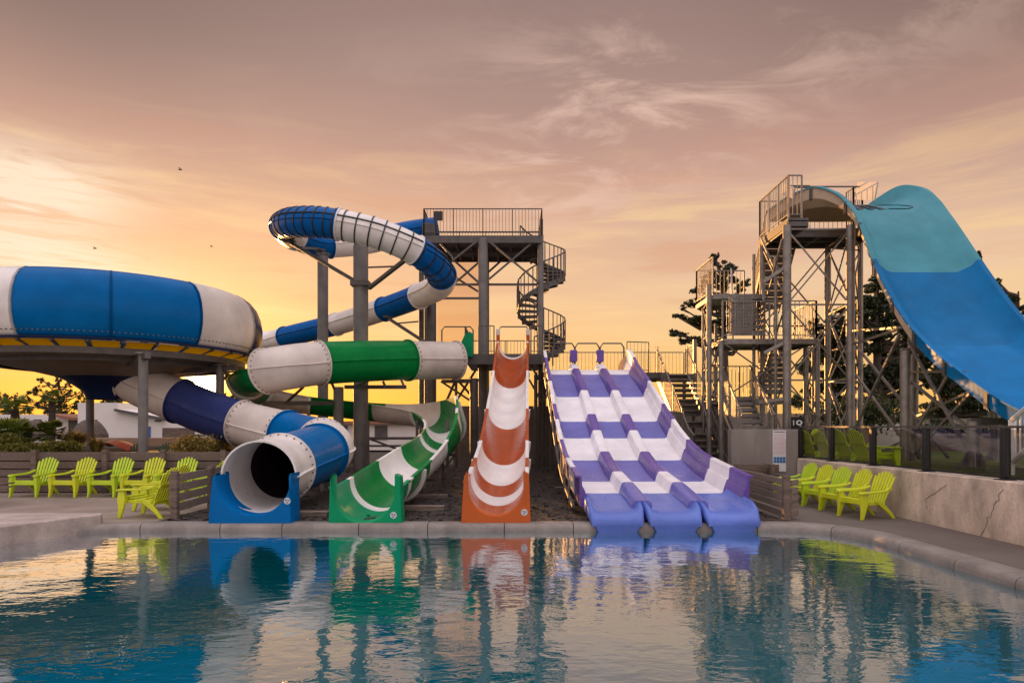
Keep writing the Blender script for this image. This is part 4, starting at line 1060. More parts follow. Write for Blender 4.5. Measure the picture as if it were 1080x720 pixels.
railing(b, (10.35,20.7,ZP), (10.35,21.15,ZP), 1.45, gap=.14); railing(b, (10.35,20.7,ZP), (10.62,20.7,ZP), 1.45, gap=.14); railing(b, (10.62,20.7,ZP), (10.62,21.15,ZP), 1.45, gap=.14)
b.build('railing', 'steel', rt_)
b = MB(); b.beam((8.1,19.6,ZP+.9),(8.1,20.5,ZP+1.35),.04,.3); b.beam((10.3,19.3,ZP+.85),(10.3,20.4,ZP+1.25),.04,.5); each(b, 'side_panel', 'white2', rt_)
b = MB(); b.beam((8.15,20.2,ZP+1.30),(10.4,20.2,ZP+1.30),.035); b.beam((8.15,20.2,ZP+1.30),(8.8,20.2,ZP+1.30),.07); b.beam((8.15,20.2,ZP),(8.15,20.2,ZP+1.3),.05); b.build('start_bar', 'dsteel', rt_)
pp = {}
def tp(key, px, Y, r_, zt, z0=.5, m='steel'):
    x = X(px,Y); pp[key] = (x,Y); b = MB(); b.cyl((x,Y,z0),(x,Y,zt), r_, n=14); b.build('post', m, rt_)
tp('a',830,19.0,.115,ZP-.2); tp('b',804,21.0,.085,ZP-.2); tp('c',897,19.0,.12,ZP-.2); tp('d',873,21.0,.095,ZP-.2); tp('e',907,21.3,.09,ZP+.1)
tp('f',742,22.0,.055,5.95); tp('g',748,20.4,.075,5.95); tp('h',755,21.9,.05,5.0); tp('i',760.5,19.9,.07,4.2); tp('j',850,21.0,.08,4.3); tp('k',862,20.4,.08,4.3); tp('l',795,20.6,.05,6.9); tp('m',818,19.6,.045,6.6); tp('n',858,22.3,.06,4.2); tp('o',812,21.6,.06,4.3)
def br(k1, k2, z0, z1, n, w_=.05):
    
    for i in range(n):
        b = MB(); xbrace(b, pp[k1], pp[k2], z0+(z1-z0)*i/n, z0+(z1-z0)*(i+1)/n, 1, w_*.72); b.build('brace', 'steel', rt_)
br('a','c',.9,ZP-.3,3); br('b','d',2.4,ZP-.3,2); br('a','b',1.2,ZP-.3,3); br('c','d',1.0,ZP-.3,3,.045); br('d','e',1,ZP-.3,3,.045); br('f','g',1.5,5.5,4,.035); br('g','i',1.5,4.2,3,.035); br('i','j',2.5,4.2,1,.045); br('j','k',1,4.2,2,.04); br('c','e',1,ZP-.3,3,.05)
def deckp(x0, x1, y0, y1, z, rails='fblr', h=1.1, cage=None):
    b = MB(); b.box(((x0+x1)/2,(y0+y1)/2,z-.04),(x1-x0,y1-y0,.07)); b.beam((x0,y0,z-.10),(x1,y0,z-.10),.06,.12); b.beam((x0,y1,z-.10),(x1,y1,z-.10),.06,.12); b.beam((x0,y0,z-.10),(x0,y1,z-.10),.06,.12); b.beam((x1,y0,z-.10),(x1,y1,z-.10),.06,.12)
    b.build('landing', 'steel', rt_)
    b = MB()
    if 'f' in rails: railing(b, (x0,y0,z), (x1,y0,z), h, gap=.12)
    if 'b' in rails: railing(b, (x0,y1,z), (x1,y1,z), h, gap=.12)
    if 'l' in rails: railing(b, (x0,y0,z), (x0,y1,z), h, gap=.12)
    if 'r' in rails: railing(b, (x1,y0,z), (x1,y1,z), h, gap=.12)
    if b.v: b.build('railing', 'steel', rt_)
Zm = Z(357,20); Zu = Z(313,21); Zl = Z(420,20.8)
deckp(X(762,20),X(861,20),20,21.6,Zm,'fr'); deckp(X(741,21.6),X(800,21),20.5,22.3,Zu,'lb'); deckp(X(762,20.8),X(830,20.8),20.8,22.2,Zl,'lb')
def flight(p, q, wdir, w_, n, rails=True):
    p = Vector(p); q = Vector(q); wd = Vector(wdir)*w_/2; d = Vector((q.x-p.x,q.y-p.y,0)).normalized()
    b = MB()
    for i in range(n):
        c = p.lerp(q, (i+.5)/n)
        vs = [c-wd-d*.14, c+wd-d*.14, c+wd+d*.14, c-wd+d*.14]
        b.loft([[v-Vector((0,0,.02)) for v in vs],[v+Vector((0,0,.02)) for v in vs]])
        vs = [c-wd+d*.12, c+wd+d*.12, c+wd+d*.14, c-wd+d*.14]
        b.loft([[v-Vector((0,0,.0)) for v in vs],[v+Vector((0,0,.13)) for v in vs]])
    for s_ in (-1,1): b.beam(p+wd*s_, q+wd*s_, .04, .22)
    b.build('stair_flight', 'steel', rt_)
    if rails:
        b = MB()
        for s_ in (-1,1):
            b.beam(p+wd*s_+Vector((0,0,1.0)), q+wd*s_+Vector((0,0,1.0)), .045)
            for i in range(int((q-p).length/.14)):
                c = p.lerp(q, i/((q-p).length/.14))+wd*s_; b.beam(c, c+Vector((0,0,1.0)), .016)
        b.build('handrail', 'steel', rt_)
flight((X(776,20.8),20.8,Zl),(X(800,18.0),18.0,1.0),(1,0,0),.85,9)
flight((X(812,20.4)+.1,20.4,Zl+.05),(X(812,22.6)+.1,22.8,Zm),(1,0,0),.85,9)
flight((X(776,20.1)+.35,20.05,Zm+.05),(X(766,21.6)+.6,21.6,Zu),(1,0,0),.9,7)
flight((8.75,23.6,Zu),(8.35,21.2,ZP-.1),(1,0,0),.9,10)
b = MB(); b.beam(P(806,297,19.2),P(828,282,19.0),.09); b.beam(P(806,372,19.2),P(828,361,19.0),.09); b.beam(P(800,424,19.2),P(829,420,19.0),.09); b.beam(P(802,250,20.8),P(820,290,19.4),.05); b.beam(P(825,252,19),P(815,290,19.4),.05); each(b, 'brace', 'steel', rt_)
b = MB()
for i in range(9):   # grid cage panel on the mid landing
    b.beam(P(769+3*i,310,19.98),P(769+3*i,352,19.98),.014)
for i in range(12): b.beam(P(769,311+3.6*i,19.97),P(793,311+3.6*i,19.97),.014)
b.box(P(781,331,20.15),(.66,.02,1.12)); b.build('screen_panel', 'steel', rt_)

# white staircase at the right edge
wsx = thing('white_staircase', 'white metal staircase and railing at the right edge of the lawn', 'stairs', (8.6,11.3,.9))
b = MB(); b.cyl((X(1067,11.4),11.4,.9),(X(1067,11.4),11.4,Z(443,11.4)),.05); b.pipe([P(1067,443,11.4),P(1078,434,11.0),P(1110,405,10.2)],.04); b.pipe([P(1067,488,11.4),P(1080,476,11.0),P(1120,440,10.2)],.045)
for i in range(9): b.beam(P(1071+5*i,440-4.2*i,11.3-.12*i),P(1071+5*i,484-4.2*i,11.3-.12*i),.02)
b.build('railing', 'signw', wsx)
b = MB()
for i in range(7): b.box((8.55+.18*i,11.0-.05*i,1.0+.16*i),(.3,.9,.05))
b.build('stair_flight', 'steel', wsx)

# ------------------------------------------------------------------ chairs
def adirondack(name, m, label, group):
    t_ = thing(name, label, 'chair', (0,0,0), group)
    # local frame: front towards -Y
    th_ = R(24)
    b = MB()
    for i in range(6):       # seat slats with gaps, dropping to the back
        f = i/5; y = -.30+.5*f; z = .37-.13*f; b.box((0,y,z),(.46,.08,.025))
    b.box((0,-.335,.33),(.52,.03,.10)); b.box((-.235,-.06,.29),(.03,.54,.06)); b.box((.235,-.06,.29),(.03,.54,.06))
    b.build('seat', m, t_, smooth=30, bevel=.008)
    b = MB(); base = Vector((0,.19,.24)); dirb = Vector((0,math.sin(th_),math.cos(th_)))
    for k in range(-3,4):    # fan of slats with an arched top
        fan = k*.026; x0 = k*.060; H = .70-.011*k*k; x1 = x0+H*fan*1.0
        w0, w1 = .019, .027
        def q(x, h, d): return base+Vector((x,0,0))+dirb*h+Vector((0,math.cos(th_),-math.sin(th_)))*d
        ring = lambda h, xc, w_: [q(xc-w_,h,0), q(xc+w_,h,0), q(xc+w_,h,.022), q(xc-w_,h,.022)]
        b.loft([ring(0,x0,w0), ring(H*.5,(x0+x1)/2,(w0+w1)/2), ring(H*.93,x0+(x1-x0)*.93,w1), ring(H,x1,w1*.6)])
    for h, wd in ((.04,.42),(.36,.48)): b.box(base+dirb*h+Vector((0,.03,-.012)),(wd,.018,.075), mtx=Matrix.Rotation(-th_,3,'X'))
    b.build('backrest', m, t_, smooth=30, bevel=.005)
    for s_ in (-1,1):
        b = MB(); rings = []
        for y, z, w_, xx in ((-.40,.50,.045,.29),(-.34,.515,.062,.295),(-.15,.52,.055,.30),(.06,.525,.045,.30),(.20,.545,.035,.28),(.31,.59,.028,.24)):
            rings.append([Vector((s_*xx-w_,y,z)),Vector((s_*xx+w_,y,z)),Vector((s_*xx+w_,y,z-.035)),Vector((s_*xx-w_,y,z-.035))])
        b.loft(rings); b.build('armrest', m, t_, smooth=50, bevel=.008)
        b = MB(); rings = []
        for z, w_, y in ((.48,.055,-.32),(.34,.075,-.31),(.18,.05,-.32),(0,.032,-.36)):
            xx = .285+.02*(1-z/.53)
            rings.append([Vector((s_*xx-w_*.55,y-w_,z)),Vector((s_*xx+w_*.55,y-w_,z)),Vector((s_*xx+w_*.55,y+w_,z)),Vector((s_*xx-w_*.55,y+w_,z))])
        b.loft(rings); b.build('leg', m, t_, smooth=50, bevel=.008)
        b = MB(); rings = []
        for z, w_, y in ((.34,.06,.02),(.24,.07,.16),(.12,.045,.30),(0,.035,.40)):
            xx = .25
            rings.append([Vector((s_*xx-.022,y-w_,z)),Vector((s_*xx+.022,y-w_,z)),Vector((s_*xx+.022,y+w_,z)),Vector((s_*xx-.022,y+w_,z))])
        b.loft(rings); b.build('leg', m, t_, smooth=50, bevel=.008)
    return t_
c_l = adirondack('garden_chair', 'lime', '', 'lime garden chairs')
c_y = adirondack('garden_chair', 'limey', '', 'lime garden chairs')
c_g = adirondack('garden_chair', 'dgreen', '', 'dark green chairs behind the timber wall')
used = set()
def chair(src, loc, rz, label, group):
    if src.name in used: return dup(src, loc, rz, label, group)
    used.add(src.name); src.location = loc; src.rotation_euler = (0,0,rz); src['label'] = label; src['group'] = group; return src
DZ = .108
g1 = 'lime chairs in a row along the left timber wall'
Yc = 15.75
for k, (px, src, lb) in enumerate(((37,c_l,'leftmost lime garden chair in the row before the timber wall'),(78,c_y,'second lime garden chair from the left before the timber wall'),(118,c_l,'middle lime garden chair of the row before the timber wall'),(152,c_y,'yellowish lime garden chair right of the bowl post, fourth in its row'),(187,c_l,'fifth lime garden chair in the row, partly behind the plank fence'),(236,c_l,'lime garden chair half hidden behind the white tube mouth'))):
    chair(src, (X(px,Yc),Yc,DZ), R(-4+random.uniform(-5,5)), lb, g1)
g2 = 'two lime chairs turned left by the plank fence'
chair(c_y, (X(158,12.15),12.15,DZ), R(-98), 'nearest lime garden chair standing side on by the pool edge', g2)
chair(c_y, (X(170,13.2),13.2,DZ), R(-95), 'lime garden chair just behind the nearest side on chair', g2)
chair(c_l, (X(216,14.6),14.6,DZ), R(-98), 'turned lime garden chair seen through the plank fence slats', 'lime chairs behind the plank fence')
g3 = 'lime chairs along the right retaining wall'
for y, lb in zip((14.75,14.0,13.25,12.5,11.75), ('farthest lime garden chair against the right wall, beside the grey wall','second farthest lime garden chair against the right wall','middle lime garden chair of five against the right wall','second nearest lime garden chair against the right wall','nearest lime garden chair against the right wall, at the row end')):
    chair(c_y if lb[0] in 'ns' else c_l, (6.22,y+.25,DZ), R(-76+random.uniform(-4,4)), lb, g3).scale = (.92,.92,.92)
g4 = 'lime chairs on the upper lawn behind the glass fence'
for px, y, lb in ((851,16.6,'leftmost lime garden chair behind the glass fence'),(868,15.7,'second lime garden chair from the left behind the glass fence'),(889,15.0,'third lime garden chair from the left behind the glass fence'),(908,14.2,'fourth lime garden chair behind the glass, largest back showing')):
    chair(c_l, (X(px+13,y),y,.782), R(98), lb, g4)
for px, lb in ((138,'dark green garden chair back left of the other above timber wall'),(169,'dark green garden chair back nearer the sun above timber wall')):
    chair(c_g, (X(px,18.8),18.8,.38), R(0), lb, 'dark green chairs behind the timber wall')
    
# ------------------------------------------------------------------ buildings
h = thing('white_house', 'white single storey house with blue door behind the bowl slide', 'house', (X(150,42),44,.2))
def poly_ext(pts, y0, y1, name, m, par):
    b = MB(); b.loft([[Vector((x,y0,z)) for x, z in pts],[Vector((x,y1,z)) for x, z in pts]]); return b.build(name, m, par, smooth=0)
Y0 = 42
poly_ext([(X(82,Y0),.2),(X(82,Y0),Z(424.5,Y0)),(X(123,Y0),Z(424.5,Y0)),(X(124,Y0),Z(431,Y0)),(X(175,Y0),Z(441,Y0)),(X(262,Y0),Z(455,Y0)),(X(262,Y0),.2)], Y0, Y0+8, 'wall', 'wpaint', h)
poly_ext([(X(123.5,Y0),Z(431,Y0)),(X(123.5,Y0),Z(433.5,Y0)),(X(175,Y0),Z(443,Y0)),(X(175,Y0),Z(440.6,Y0))], Y0-.35, Y0-.01, 'roof_edge', 'roof', h)
b = MB(); b.box((X(156.5,Y0),Y0-.03,(Z(450,Y0)+Z(461,Y0))/2),(.28,.08,.7)); b.build('door', 'door', h)
for px, py, w_, hh, nm in ((167,443.5,.35,.1,'vent'),(101.5,443.5,.14,.14,'lamp')):
    b = MB(); b.box((X(px,Y0),Y0-.05,Z(py,Y0)),(w_,.1,hh)); b.build(nm, 'roof', h)
wallbox('timber_screen', 'dark brown timber screen beside the white house near the sun', X(171,40), X(204,40), 40, 40.2, .3, Z(451,40), 'wood', 'screen')
h2 = thing('white_house', 'low white house with terracotta roof behind the palms at far left', 'house', (X(40,46),48,.2))
Y0 = 46
poly_ext([(X(-40,Y0),.2),(X(-40,Y0),Z(437,Y0)),(X(61,Y0),Z(437,Y0)),(X(82,Y0),Z(442,Y0)),(X(82,Y0),.2)], Y0, Y0+7, 'wall', 'wpaint', h2)
poly_ext([(X(60,Y0),Z(436,Y0)),(X(60,Y0),Z(438,Y0)),(X(86,Y0),Z(443,Y0)),(X(86,Y0),Z(440,Y0))], Y0-1, Y0+6, 'roof', 'tile', h2)
for px, w_ in ((40,.5),(79,.8)):
    b = MB(); b.box((X(px,Y0),Y0-.03,Z(449,Y0)),(w_,.08,.9)); b.build('window', 'roof', h2)
h3 = thing('white_house', 'long low white building seen beneath the green slide', 'house', (X(430,44),46,.2))
Y0 = 44; poly_ext([(X(330,Y0),.2),(X(330,Y0),Z(447,Y0)),(X(476,Y0),Z(447,Y0)),(X(476,Y0),.2)], Y0, Y0+6, 'wall', 'wpaint', h3)
poly_ext([(X(328,Y0),Z(447,Y0)),(X(328,Y0),Z(444,Y0)),(X(478,Y0),Z(444,Y0)),(X(478,Y0),Z(447,Y0))], Y0-.4, Y0+6.2, 'roof', 'tile', h3)
for px in (360,402,450):
    b = MB(); b.box((X(px,Y0),Y0-.03,Z(456,Y0)),(.8,.08,.9)); b.build('window', 'roof', h3)
wallbox('garden_wall', 'tan rendered garden wall behind the stair tower', X(752,28.5), X(953,28.5), 28.5, 28.8, .1, Z(436,28.5), 'tan')
wallbox('garden_wall', 'grey garden wall behind the lawn on the right', X(958,26), X(1180,26), 26, 26.3, .8, Z(457,26), 'concl')
wallbox('timber_fence', 'dark timber fence along the back of the right lawn', X(966,24), X(1150,24), 24, 24.1, .85, Z(459,24), 'wood', 'fence')
h4 = thing('bungalow', 'bungalow with grey roof behind the hedge on the right', 'house', (X(1030,36),38,.8))
Y0 = 36; poly_ext([(X(968,Y0),.8),(X(968,Y0),Z(441,Y0)),(X(1120,Y0),Z(441,Y0)),(X(1120,Y0),.8)], Y0, Y0+6, 'wall', 'wpaint', h4)
poly_ext([(X(964,Y0),Z(442,Y0)),(X(975,Y0),Z(434,Y0)),(X(1035,Y0),Z(432,Y0)),(X(1035,Y0),Z(438,Y0))], Y0-.5, Y0+5, 'roof', 'roof', h4)
poly_ext([(X(1034,Y0),Z(440,Y0)),(X(1034,Y0),Z(434,Y0)),(X(1060,Y0),Z(426,Y0)),(X(1130,Y0),Z(430,Y0)),(X(1130,Y0),Z(440,Y0))], Y0-.9, Y0+5, 'gable', 'wpaint', h4)
for px in (990,1045,1090):
    b = MB(); b.box((X(px,Y0),Y0-.03-(0.9 if px > 1034 else 0),Z(447 if px < 1034 else 437,Y0)),(.9,.08,.45)); b.build('window', 'roof', h4)
sunlit_patch = thing('white_house', 'pale block standing for a sunlit wall patch between the slide posts on the right', 'house', (X(942,28),29,.8))  # white paint here stands for sunlight on a patch of wall
Y0 = 28; poly_ext([(X(925,Y0),.8),(X(925,Y0),Z(444,Y0)),(X(957,Y0),Z(440,Y0)),(X(957,Y0),.8)], Y0, Y0+3, 'wall', 'wpaint', sunlit_patch)
poly_ext([(X(923,Y0),Z(445,Y0)),(X(923,Y0),Z(443,Y0)),(X(959,Y0),Z(438.5,Y0)),(X(959,Y0),Z(440.5,Y0))], Y0-.2, Y0+3, 'roof', 'tile', sunlit_patch)
# thatched parasols
for px, py, rr, Y0, lb in ((35,443,17,36,'grey thatched parasol far left behind the fan palm'),(95,442.5,17,34,'grey thatched parasol before the white house wall')):
    t_ = thing('thatched_parasol', lb, 'parasol', (X(px,Y0),Y0,.9), 'thatched parasols by the houses'); r_ = rr/F*Y0; b = MB(); c = P(px,py-1,Y0)
    rings = []
    for i in range(6):
        f = i/5; rings.append([Vector((c.x+r_*f**.8*math.cos(a)*(1+.05*math.sin(9*a)), c.y+r_*f**.8*math.sin(a), c.z-.75*f*f-.02)) for a in [2*math.pi*k/24 for k in range(24)]])
    rings.append([Vector((v.x,v.y,v.z-.22)) for v in rings[-1]])
    b.loft(rings[1:]); b.build('canopy', 'thatch', t_, smooth=0); b = MB(); b.cyl((c.x,c.y,.3),(c.x,c.y,c.z-.1),.06); b.build('pole', 'wood', t_)
b = MB(); pts = [P(104,468,19), P(112,466.5,19), P(122,470,19), P(134,475,19)]
b.loft([[p+Vector((0,0,.0)), p+Vector((0,.5,.06)), p+Vector((0,1.0,0)), p+Vector((0,.5,-.09))] for p in pts]); o = b.build('red_kayak', 'red', smooth=60); tag(o, 'red plastic hull shape lying beyond the timber wall by the post', 'kayak')

# ------------------------------------------------------------------ plants
def leaves(name, pts, size, m, parent, aspect=.5, jitter=.35):
    pts = np.asarray(pts); n = len(pts)
    d = RNG.normal(size=(n,3)); d /= np.linalg.norm(d,axis=1)[:,None]
    e = RNG.normal(size=(n,3)); e -= (e*d).sum(1)[:,None]*d; e /= np.linalg.norm(e,axis=1)[:,None]
    s_ = size*(1+jitter*RNG.normal(size=(n,1))).clip(.4,2)
    a = pts-d*s_*.5; c = pts+d*s_*.5; l = pts-e*s_*aspect*.5; r_ = pts+e*s_*aspect*.5
    v = np.stack([a,l,c,r_],1).reshape(-1,3)
    off = np.array(parent.get('_w',(0,0,0)))
    me = bpy.data.meshes.new(name); me.from_pydata((v-off).tolist(), [], np.arange(4*n).reshape(n,4).tolist()); me.materials.append(M[m])
    o = bpy.data.objects.new(name, me); COL.objects.link(o); o.parent = parent; return o
def tree(label, base, H, clumps, leafm, lsize, npl, trunk_r=.25, name='pine_tree', cat='tree', group=None, lean=(0,0), bark='bark'):
    """clumps: (dx, dy, z, r, rz) relative to the base"""
    t_ = thing(name, label, cat, base, group); bx, by, bz = base; b = MB()
    pts = [Vector((bx+lean[0]*f**1.5+.12*math.sin(5*f)*H*.05, by+lean[1]*f, bz+H*.93*f)) for f in [i/8 for i in range(9)]]
    rings = []
    for i, p in enumerate(pts):
        r_ = trunk_r*(1-.85*i/8); rings.append([p+Vector((r_*math.cos(a),r_*math.sin(a),0)) for a in [2*math.pi*k/9 for k in range(9)]])
    b.loft(rings)
    allp = []
    for dx_, dy_, z, r_, rz in clumps:
        c = Vector((bx+dx_,by+dy_,bz+z)); f = max(.1,min(.97,(z-r_*.6-abs(dx_)*.25)/(H*.93))); i = min(7,int(f*8)); s_ = pts[i].lerp(pts[i+1], f*8-i)
        mid = s_.lerp(c,.5)+Vector((0,0,-.05*H*random.random())); q = trunk_r*.32
        b.cyl(s_, mid, q, q*.7, n=6, caps=False); b.cyl(mid, c, q*.7, q*.25, n=6, caps=False)
        for k in range(3):
            e = c+Vector((random.uniform(-1,1)*r_*.8,random.uniform(-1,1)*r_*.8,random.uniform(-.6,.8)*rz)); b.cyl(mid.lerp(c,.6), e, q*.3, q*.1, n=5, caps=False)
        n = int(npl*2.2*max(.04,r_**2)); ns = max(4, int(9*r_*1.6))
        sub = RNG.normal(size=(ns,3)); sub /= np.linalg.norm(sub,axis=1)[:,None]; sub *= RNG.uniform(.35,1,size=(ns,1))
        for s2_ in sub:
            pc = np.array(c)+s2_*np.array((r_,r_,rz)); q2 = RNG.normal(size=(n//ns+1,3))*.30*np.array((r_,r_,rz*.8))*.62
            allp.append(pc+q2)
    b.build('trunk', bark, t_, smooth=60); leaves('crown', np.concatenate(allp), lsize, leafm, t_)
    return t_
def pxclumps(cx, base_Y, bz, lst):
    out = []
    bx = X(cx, base_Y)
    for px, py, rpx, rzpx in lst:
        s_ = base_Y/F
        for q in range(3):
            ox, oz = (0,0) if q == 0 else (random.uniform(-.75,.75)*rpx, random.uniform(-.9,.7)*rzpx); g = (.8,.66,.52)[q]
            out.append(((px+ox-cx)*s_, random.uniform(-.8,.8)*rpx*s_, Z(py+oz,base_Y)-bz, rpx*s_*g, rzpx*s_*g*1.1))
    return out
def pt(label, cx, Y, bz, lst, leafm='pine', lsize=.15, npl=900, tr=.25, **k):
    top = min(a[1]-a[3] for a in lst); H = Z(top,Y)-bz
    if leafm == 'leaf': lst = [(a,b_,c*.9,d*1.7) for a,b_,c,d in lst]
    return tree(label, (X(cx,Y),Y,bz), H, pxclumps(cx,Y,bz,lst), leafm, lsize, npl, tr, **k)
gt = 'pines behind the right tower'
def fill(x0, x1, y0, y1, n, r0_=9, r1_=15):
    return [(random.uniform(x0,x1), y0+(y1-y0)*random.random()**.8, random.uniform(r0_,r1_), random.uniform(6,10)) for _ in range(n)]
pt('ragged dark pine rising left of the grey stair tower', 764, 38, .5, [(757,275,8,6),(770,283,10,7),(750,293,11,7),(768,297,13,7),(782,303,9,6),(735,305,9,5),(745,318,13,7),(765,322,14,8),(727,322,9,5),(716,332,8,4),(733,338,13,6),(712,352,10,5),(730,357,12,5),(752,345,14,8),(772,345,12,8),(745,363,9,4),(795,330,10,8),(782,365,8,4)], group=gt, npl=800, lsize=.15, tr=.3)
pt('dark pine crown directly behind the blue slide posts', 925, 34, .8, [(925,300,14,9),(938,315,16,12),(912,318,14,10),(950,335,18,12),(905,340,16,12),(928,345,18,13),(958,355,16,12),(915,365,16,12),(945,372,18,12),(970,375,16,12),(930,390,16,12),(960,400,18,12),(985,398,14,12),(905,392,14,10),(912,415,14,10),(945,420,16,10)]+fill(905,968,312,430,16), group=gt, npl=1000, lsize=.17, tr=.35)
pt('dark pine between the stair tower landings and slide posts', 878, 36, .8, [(862,345,12,9),(880,352,14,10),(868,370,15,10),(888,378,15,10),(852,385,12,9),(875,395,16,10),(895,405,14,10),(858,412,14,9),(840,425,12,7),(885,425,14,8),(893,328,10,7)]+fill(862,905,330,430,12), group=gt, npl=1000, lsize=.17)
pt('tall dark pine under the lower curve of the blue slide', 1000, 35, .8, [(990,365,16,12),(1008,385,18,12),(985,405,16,12),(1005,412,18,10),(1030,405,16,12),(1022,425,16,10),(990,428,14,8),(1045,420,14,10),(1012,372,16,12)]+fill(975,1045,375,432,12), group=gt, npl=1000, lsize=.17)
pt('pine whose tips show above the right wall of the blue slide', 1075, 34, .8, [(1052,300,5,5),(1060,312,6,5),(1068,316,8,6),(1076,326,9,6),(1088,322,12,9),(1098,345,16,12),(1080,350,14,10),(1104,375,20,14),(1078,385,18,12),(1090,410,20,12),(1072,420,14,9)], group=gt, npl=800, lsize=.15)
pt('slim pine with spiky tip beside the wave slide top', 1033, 37, .8, [(1032,271,3,6),(1038,296,8,8),(1030,318,10,9),(1042,330,12,9),(1034,350,12,9)], group=gt, npl=800, lsize=.15)
gl_ = 'trees behind the white houses'
pt('spreading feathery tree behind the white house on the left', 62, 50, .5, [(47,405,6,4),(62,403,6,4),(75,405,6,4),(38,414,8,4),(55,412,7,4),(70,413,8,5),(85,417,7,4),(30,420,5,3),(48,422,9,4),(66,424,10,5),(82,427,9,4),(54,433,10,4),(72,435,10,4),(38,428,6,3)], 'leaf', .15, 500, .2, name='leafy_tree', group=gl_)
pt('low dark tree at the far left edge behind the houses', 10, 48, .5, [(5,420,8,5),(18,424,8,5),(-6,428,10,6),(10,431,10,5),(25,433,8,4),(0,440,10,4)], 'leaf', .15, 600, .2, name='leafy_tree', group=gl_)
pt('thin tree with sparse twigs left of the exit tube', 125, 50, .5, [(118,422,6,4),(110,426,6,3),(128,424,5,3),(134,430,6,3),(104,418,4,3)], 'leaf', .18, 380, .12, name='leafy_tree', group=gl_)
pt('spiky golden backlit shrub tree just right of the sun', 246, 30, .5, [(240,398,5,5),(252,400,5,6),(246,412,8,6),(238,418,7,5),(256,420,8,5),(246,430,9,5)], 'leaf', .2, 420, .08, name='leafy_tree', group=gl_)
def palm(label, px, Y, bz, py_top, rpx, n=26, trunk=True, name='fan_palm', group=None, m='palm'):
    base = (X(px,Y),Y,bz); t_ = thing(name, label, 'palm', base, group); zc = Z(py_top,Y); c = Vector((base[0],Y,zc)); rr = rpx/F*Y
    b = MB()
    if trunk:
        for i in range(7):
            z0 = bz+(zc-bz)*i/7; z1 = bz+(zc-bz)*(i+1)/7; r_ = .16+.03*(i % 2); b.cyl((c.x,c.y,z0),(c.x,c.y,z1),r_,r_*.85,n=10)
        b.build('trunk', 'bark', t_, smooth=50)
    b = MB()
    for k in range(n):
        a = random.uniform(0,6.28); e = random.uniform(-.35,1.2); d = Vector((math.cos(a)*math.cos(e),math.sin(a)*math.cos(e),math.sin(e))); L_ = rr*random.uniform(.45,.62); hub = c+d*L_
        b.beam(c, hub, .02)
        sd = d.cross(Vector((0,0,1))); sd = sd.normalized() if sd.length > .01 else Vector((1,0,0)); upv = sd.cross(d)
        for j in range(13):     # fan blade
            f = (j-6)/6*1.35; q = (d*math.cos(f)+sd*math.sin(f)); tip = hub+q*rr*random.uniform(.40,.52)+Vector((0,0,-.09*rr)); w_ = upv.cross(q).normalized()*.0 + sd*math.cos(f)*.022 - d*math.sin(f)*.022; mid = hub.lerp(tip,.55)
            b.add([hub, mid+w_*1.5, tip, mid-w_*1.5], [(0,1,2,3)])
    b.build('fronds', m, t_, smooth=0, recalc=False); return t_
palm('short fan palm on a trunk at far left before the white house', 16, 30, .9, 431, 19, 26); palm('slim fan palm with trunk standing before the feathery tree', 55, 34, .9, 420, 12, 26)
palm('bushy bright fan palm filling the far left of the planter', 14, 18.3, .95, 462, 27, 46, trunk=False); palm('smaller bright fan palm in the planter behind second chair', 53, 19.5, .95, 458, 19, 40, trunk=False)
def blades(label, px, Y, bz, py_top, wpx, n, m='flax', name='flax_plant', group=None):
    base = (X(px,Y),Y,bz); t_ = thing(name, label, 'plant', base, group); H = Z(py_top,Y)-bz; W = wpx/F*Y/2; b = MB()
    for k in range(n):
        a = random.uniform(0,6.28); sp_ = random.random()**.7; L_ = H*random.uniform(.65,1.02); bw = random.uniform(.015,.032)
        p0 = Vector((base[0]+random.uniform(-.15,.15)*W,Y+random.uniform(-.15,.15)*W,bz)); out_ = Vector((math.cos(a),math.sin(a),0))*W*sp_
        p1 = p0+out_*.45+Vector((0,0,L_*.62)); p2 = p0+out_+Vector((0,0,L_*(1-.28*sp_))); sd = Vector((-math.sin(a),math.cos(a),0))*bw
        b.add([p0-sd,p0+sd,p1+sd*1.3,p1-sd*1.3,p2], [(0,1,2,3),(3,2,4)])
    b.build('blades', m, t_, smooth=0, recalc=False); return t_
gf_ = 'flax clumps in the left planter'
blades('tallest bronze flax clump in the planter behind the third post', 78, 18.2, .95, 448, 46, 210, group=gf_)
blades('short flax clump at the foot of the grey bowl post', 102, 18.0, .95, 458, 30, 120, group=gf_)
blades('dark purple flax behind the fan palms on the left', 28, 24, .95, 440, 30, 100, 'hedge', group=gf_)
blades('golden grassy clump between the two fan palms', 36, 17.6, .95, 464, 30, 140, group=gf_)
blades('bronze flax clump behind the chairs below the exit tube', 222, 18.2, .8, 462, 30, 130, group=gf_)
def bush(label, px, Y, bz, py_top, wpx, n, m='shrub', ls=.07, name='shrub', group='low shrubs in the planter'):
    base = (X(px,Y),Y,bz); t_ = thing(name, label, 'shrub', base, group); H = Z(py_top,Y)-bz; W = wpx/F*Y/2; b = MB(); pts = []
    for k in range(9):
        e = Vector((base[0]+random.uniform(-.8,.8)*W,Y+random.uniform(-.5,.5)*W*.7,bz+H*random.uniform(.45,.9))); b.cyl((base[0],Y,bz),e,.02,.006,n=5,caps=False)
        c = np.array(e); pts.append(c+RNG.normal(size=(n//9,3))*np.array((W*.26,W*.2,H*.16)))
    pts = np.concatenate(pts); pts[:,2] = np.clip(pts[:,2], bz+.02, bz+H*1.05)
    b.build('stems', 'bark', t_); leaves('foliage', pts, ls, m, t_); return t_
bush('rounded golden green shrub filling the left end of the planter', -8, 17.4, .95, 458, 60, 2600)
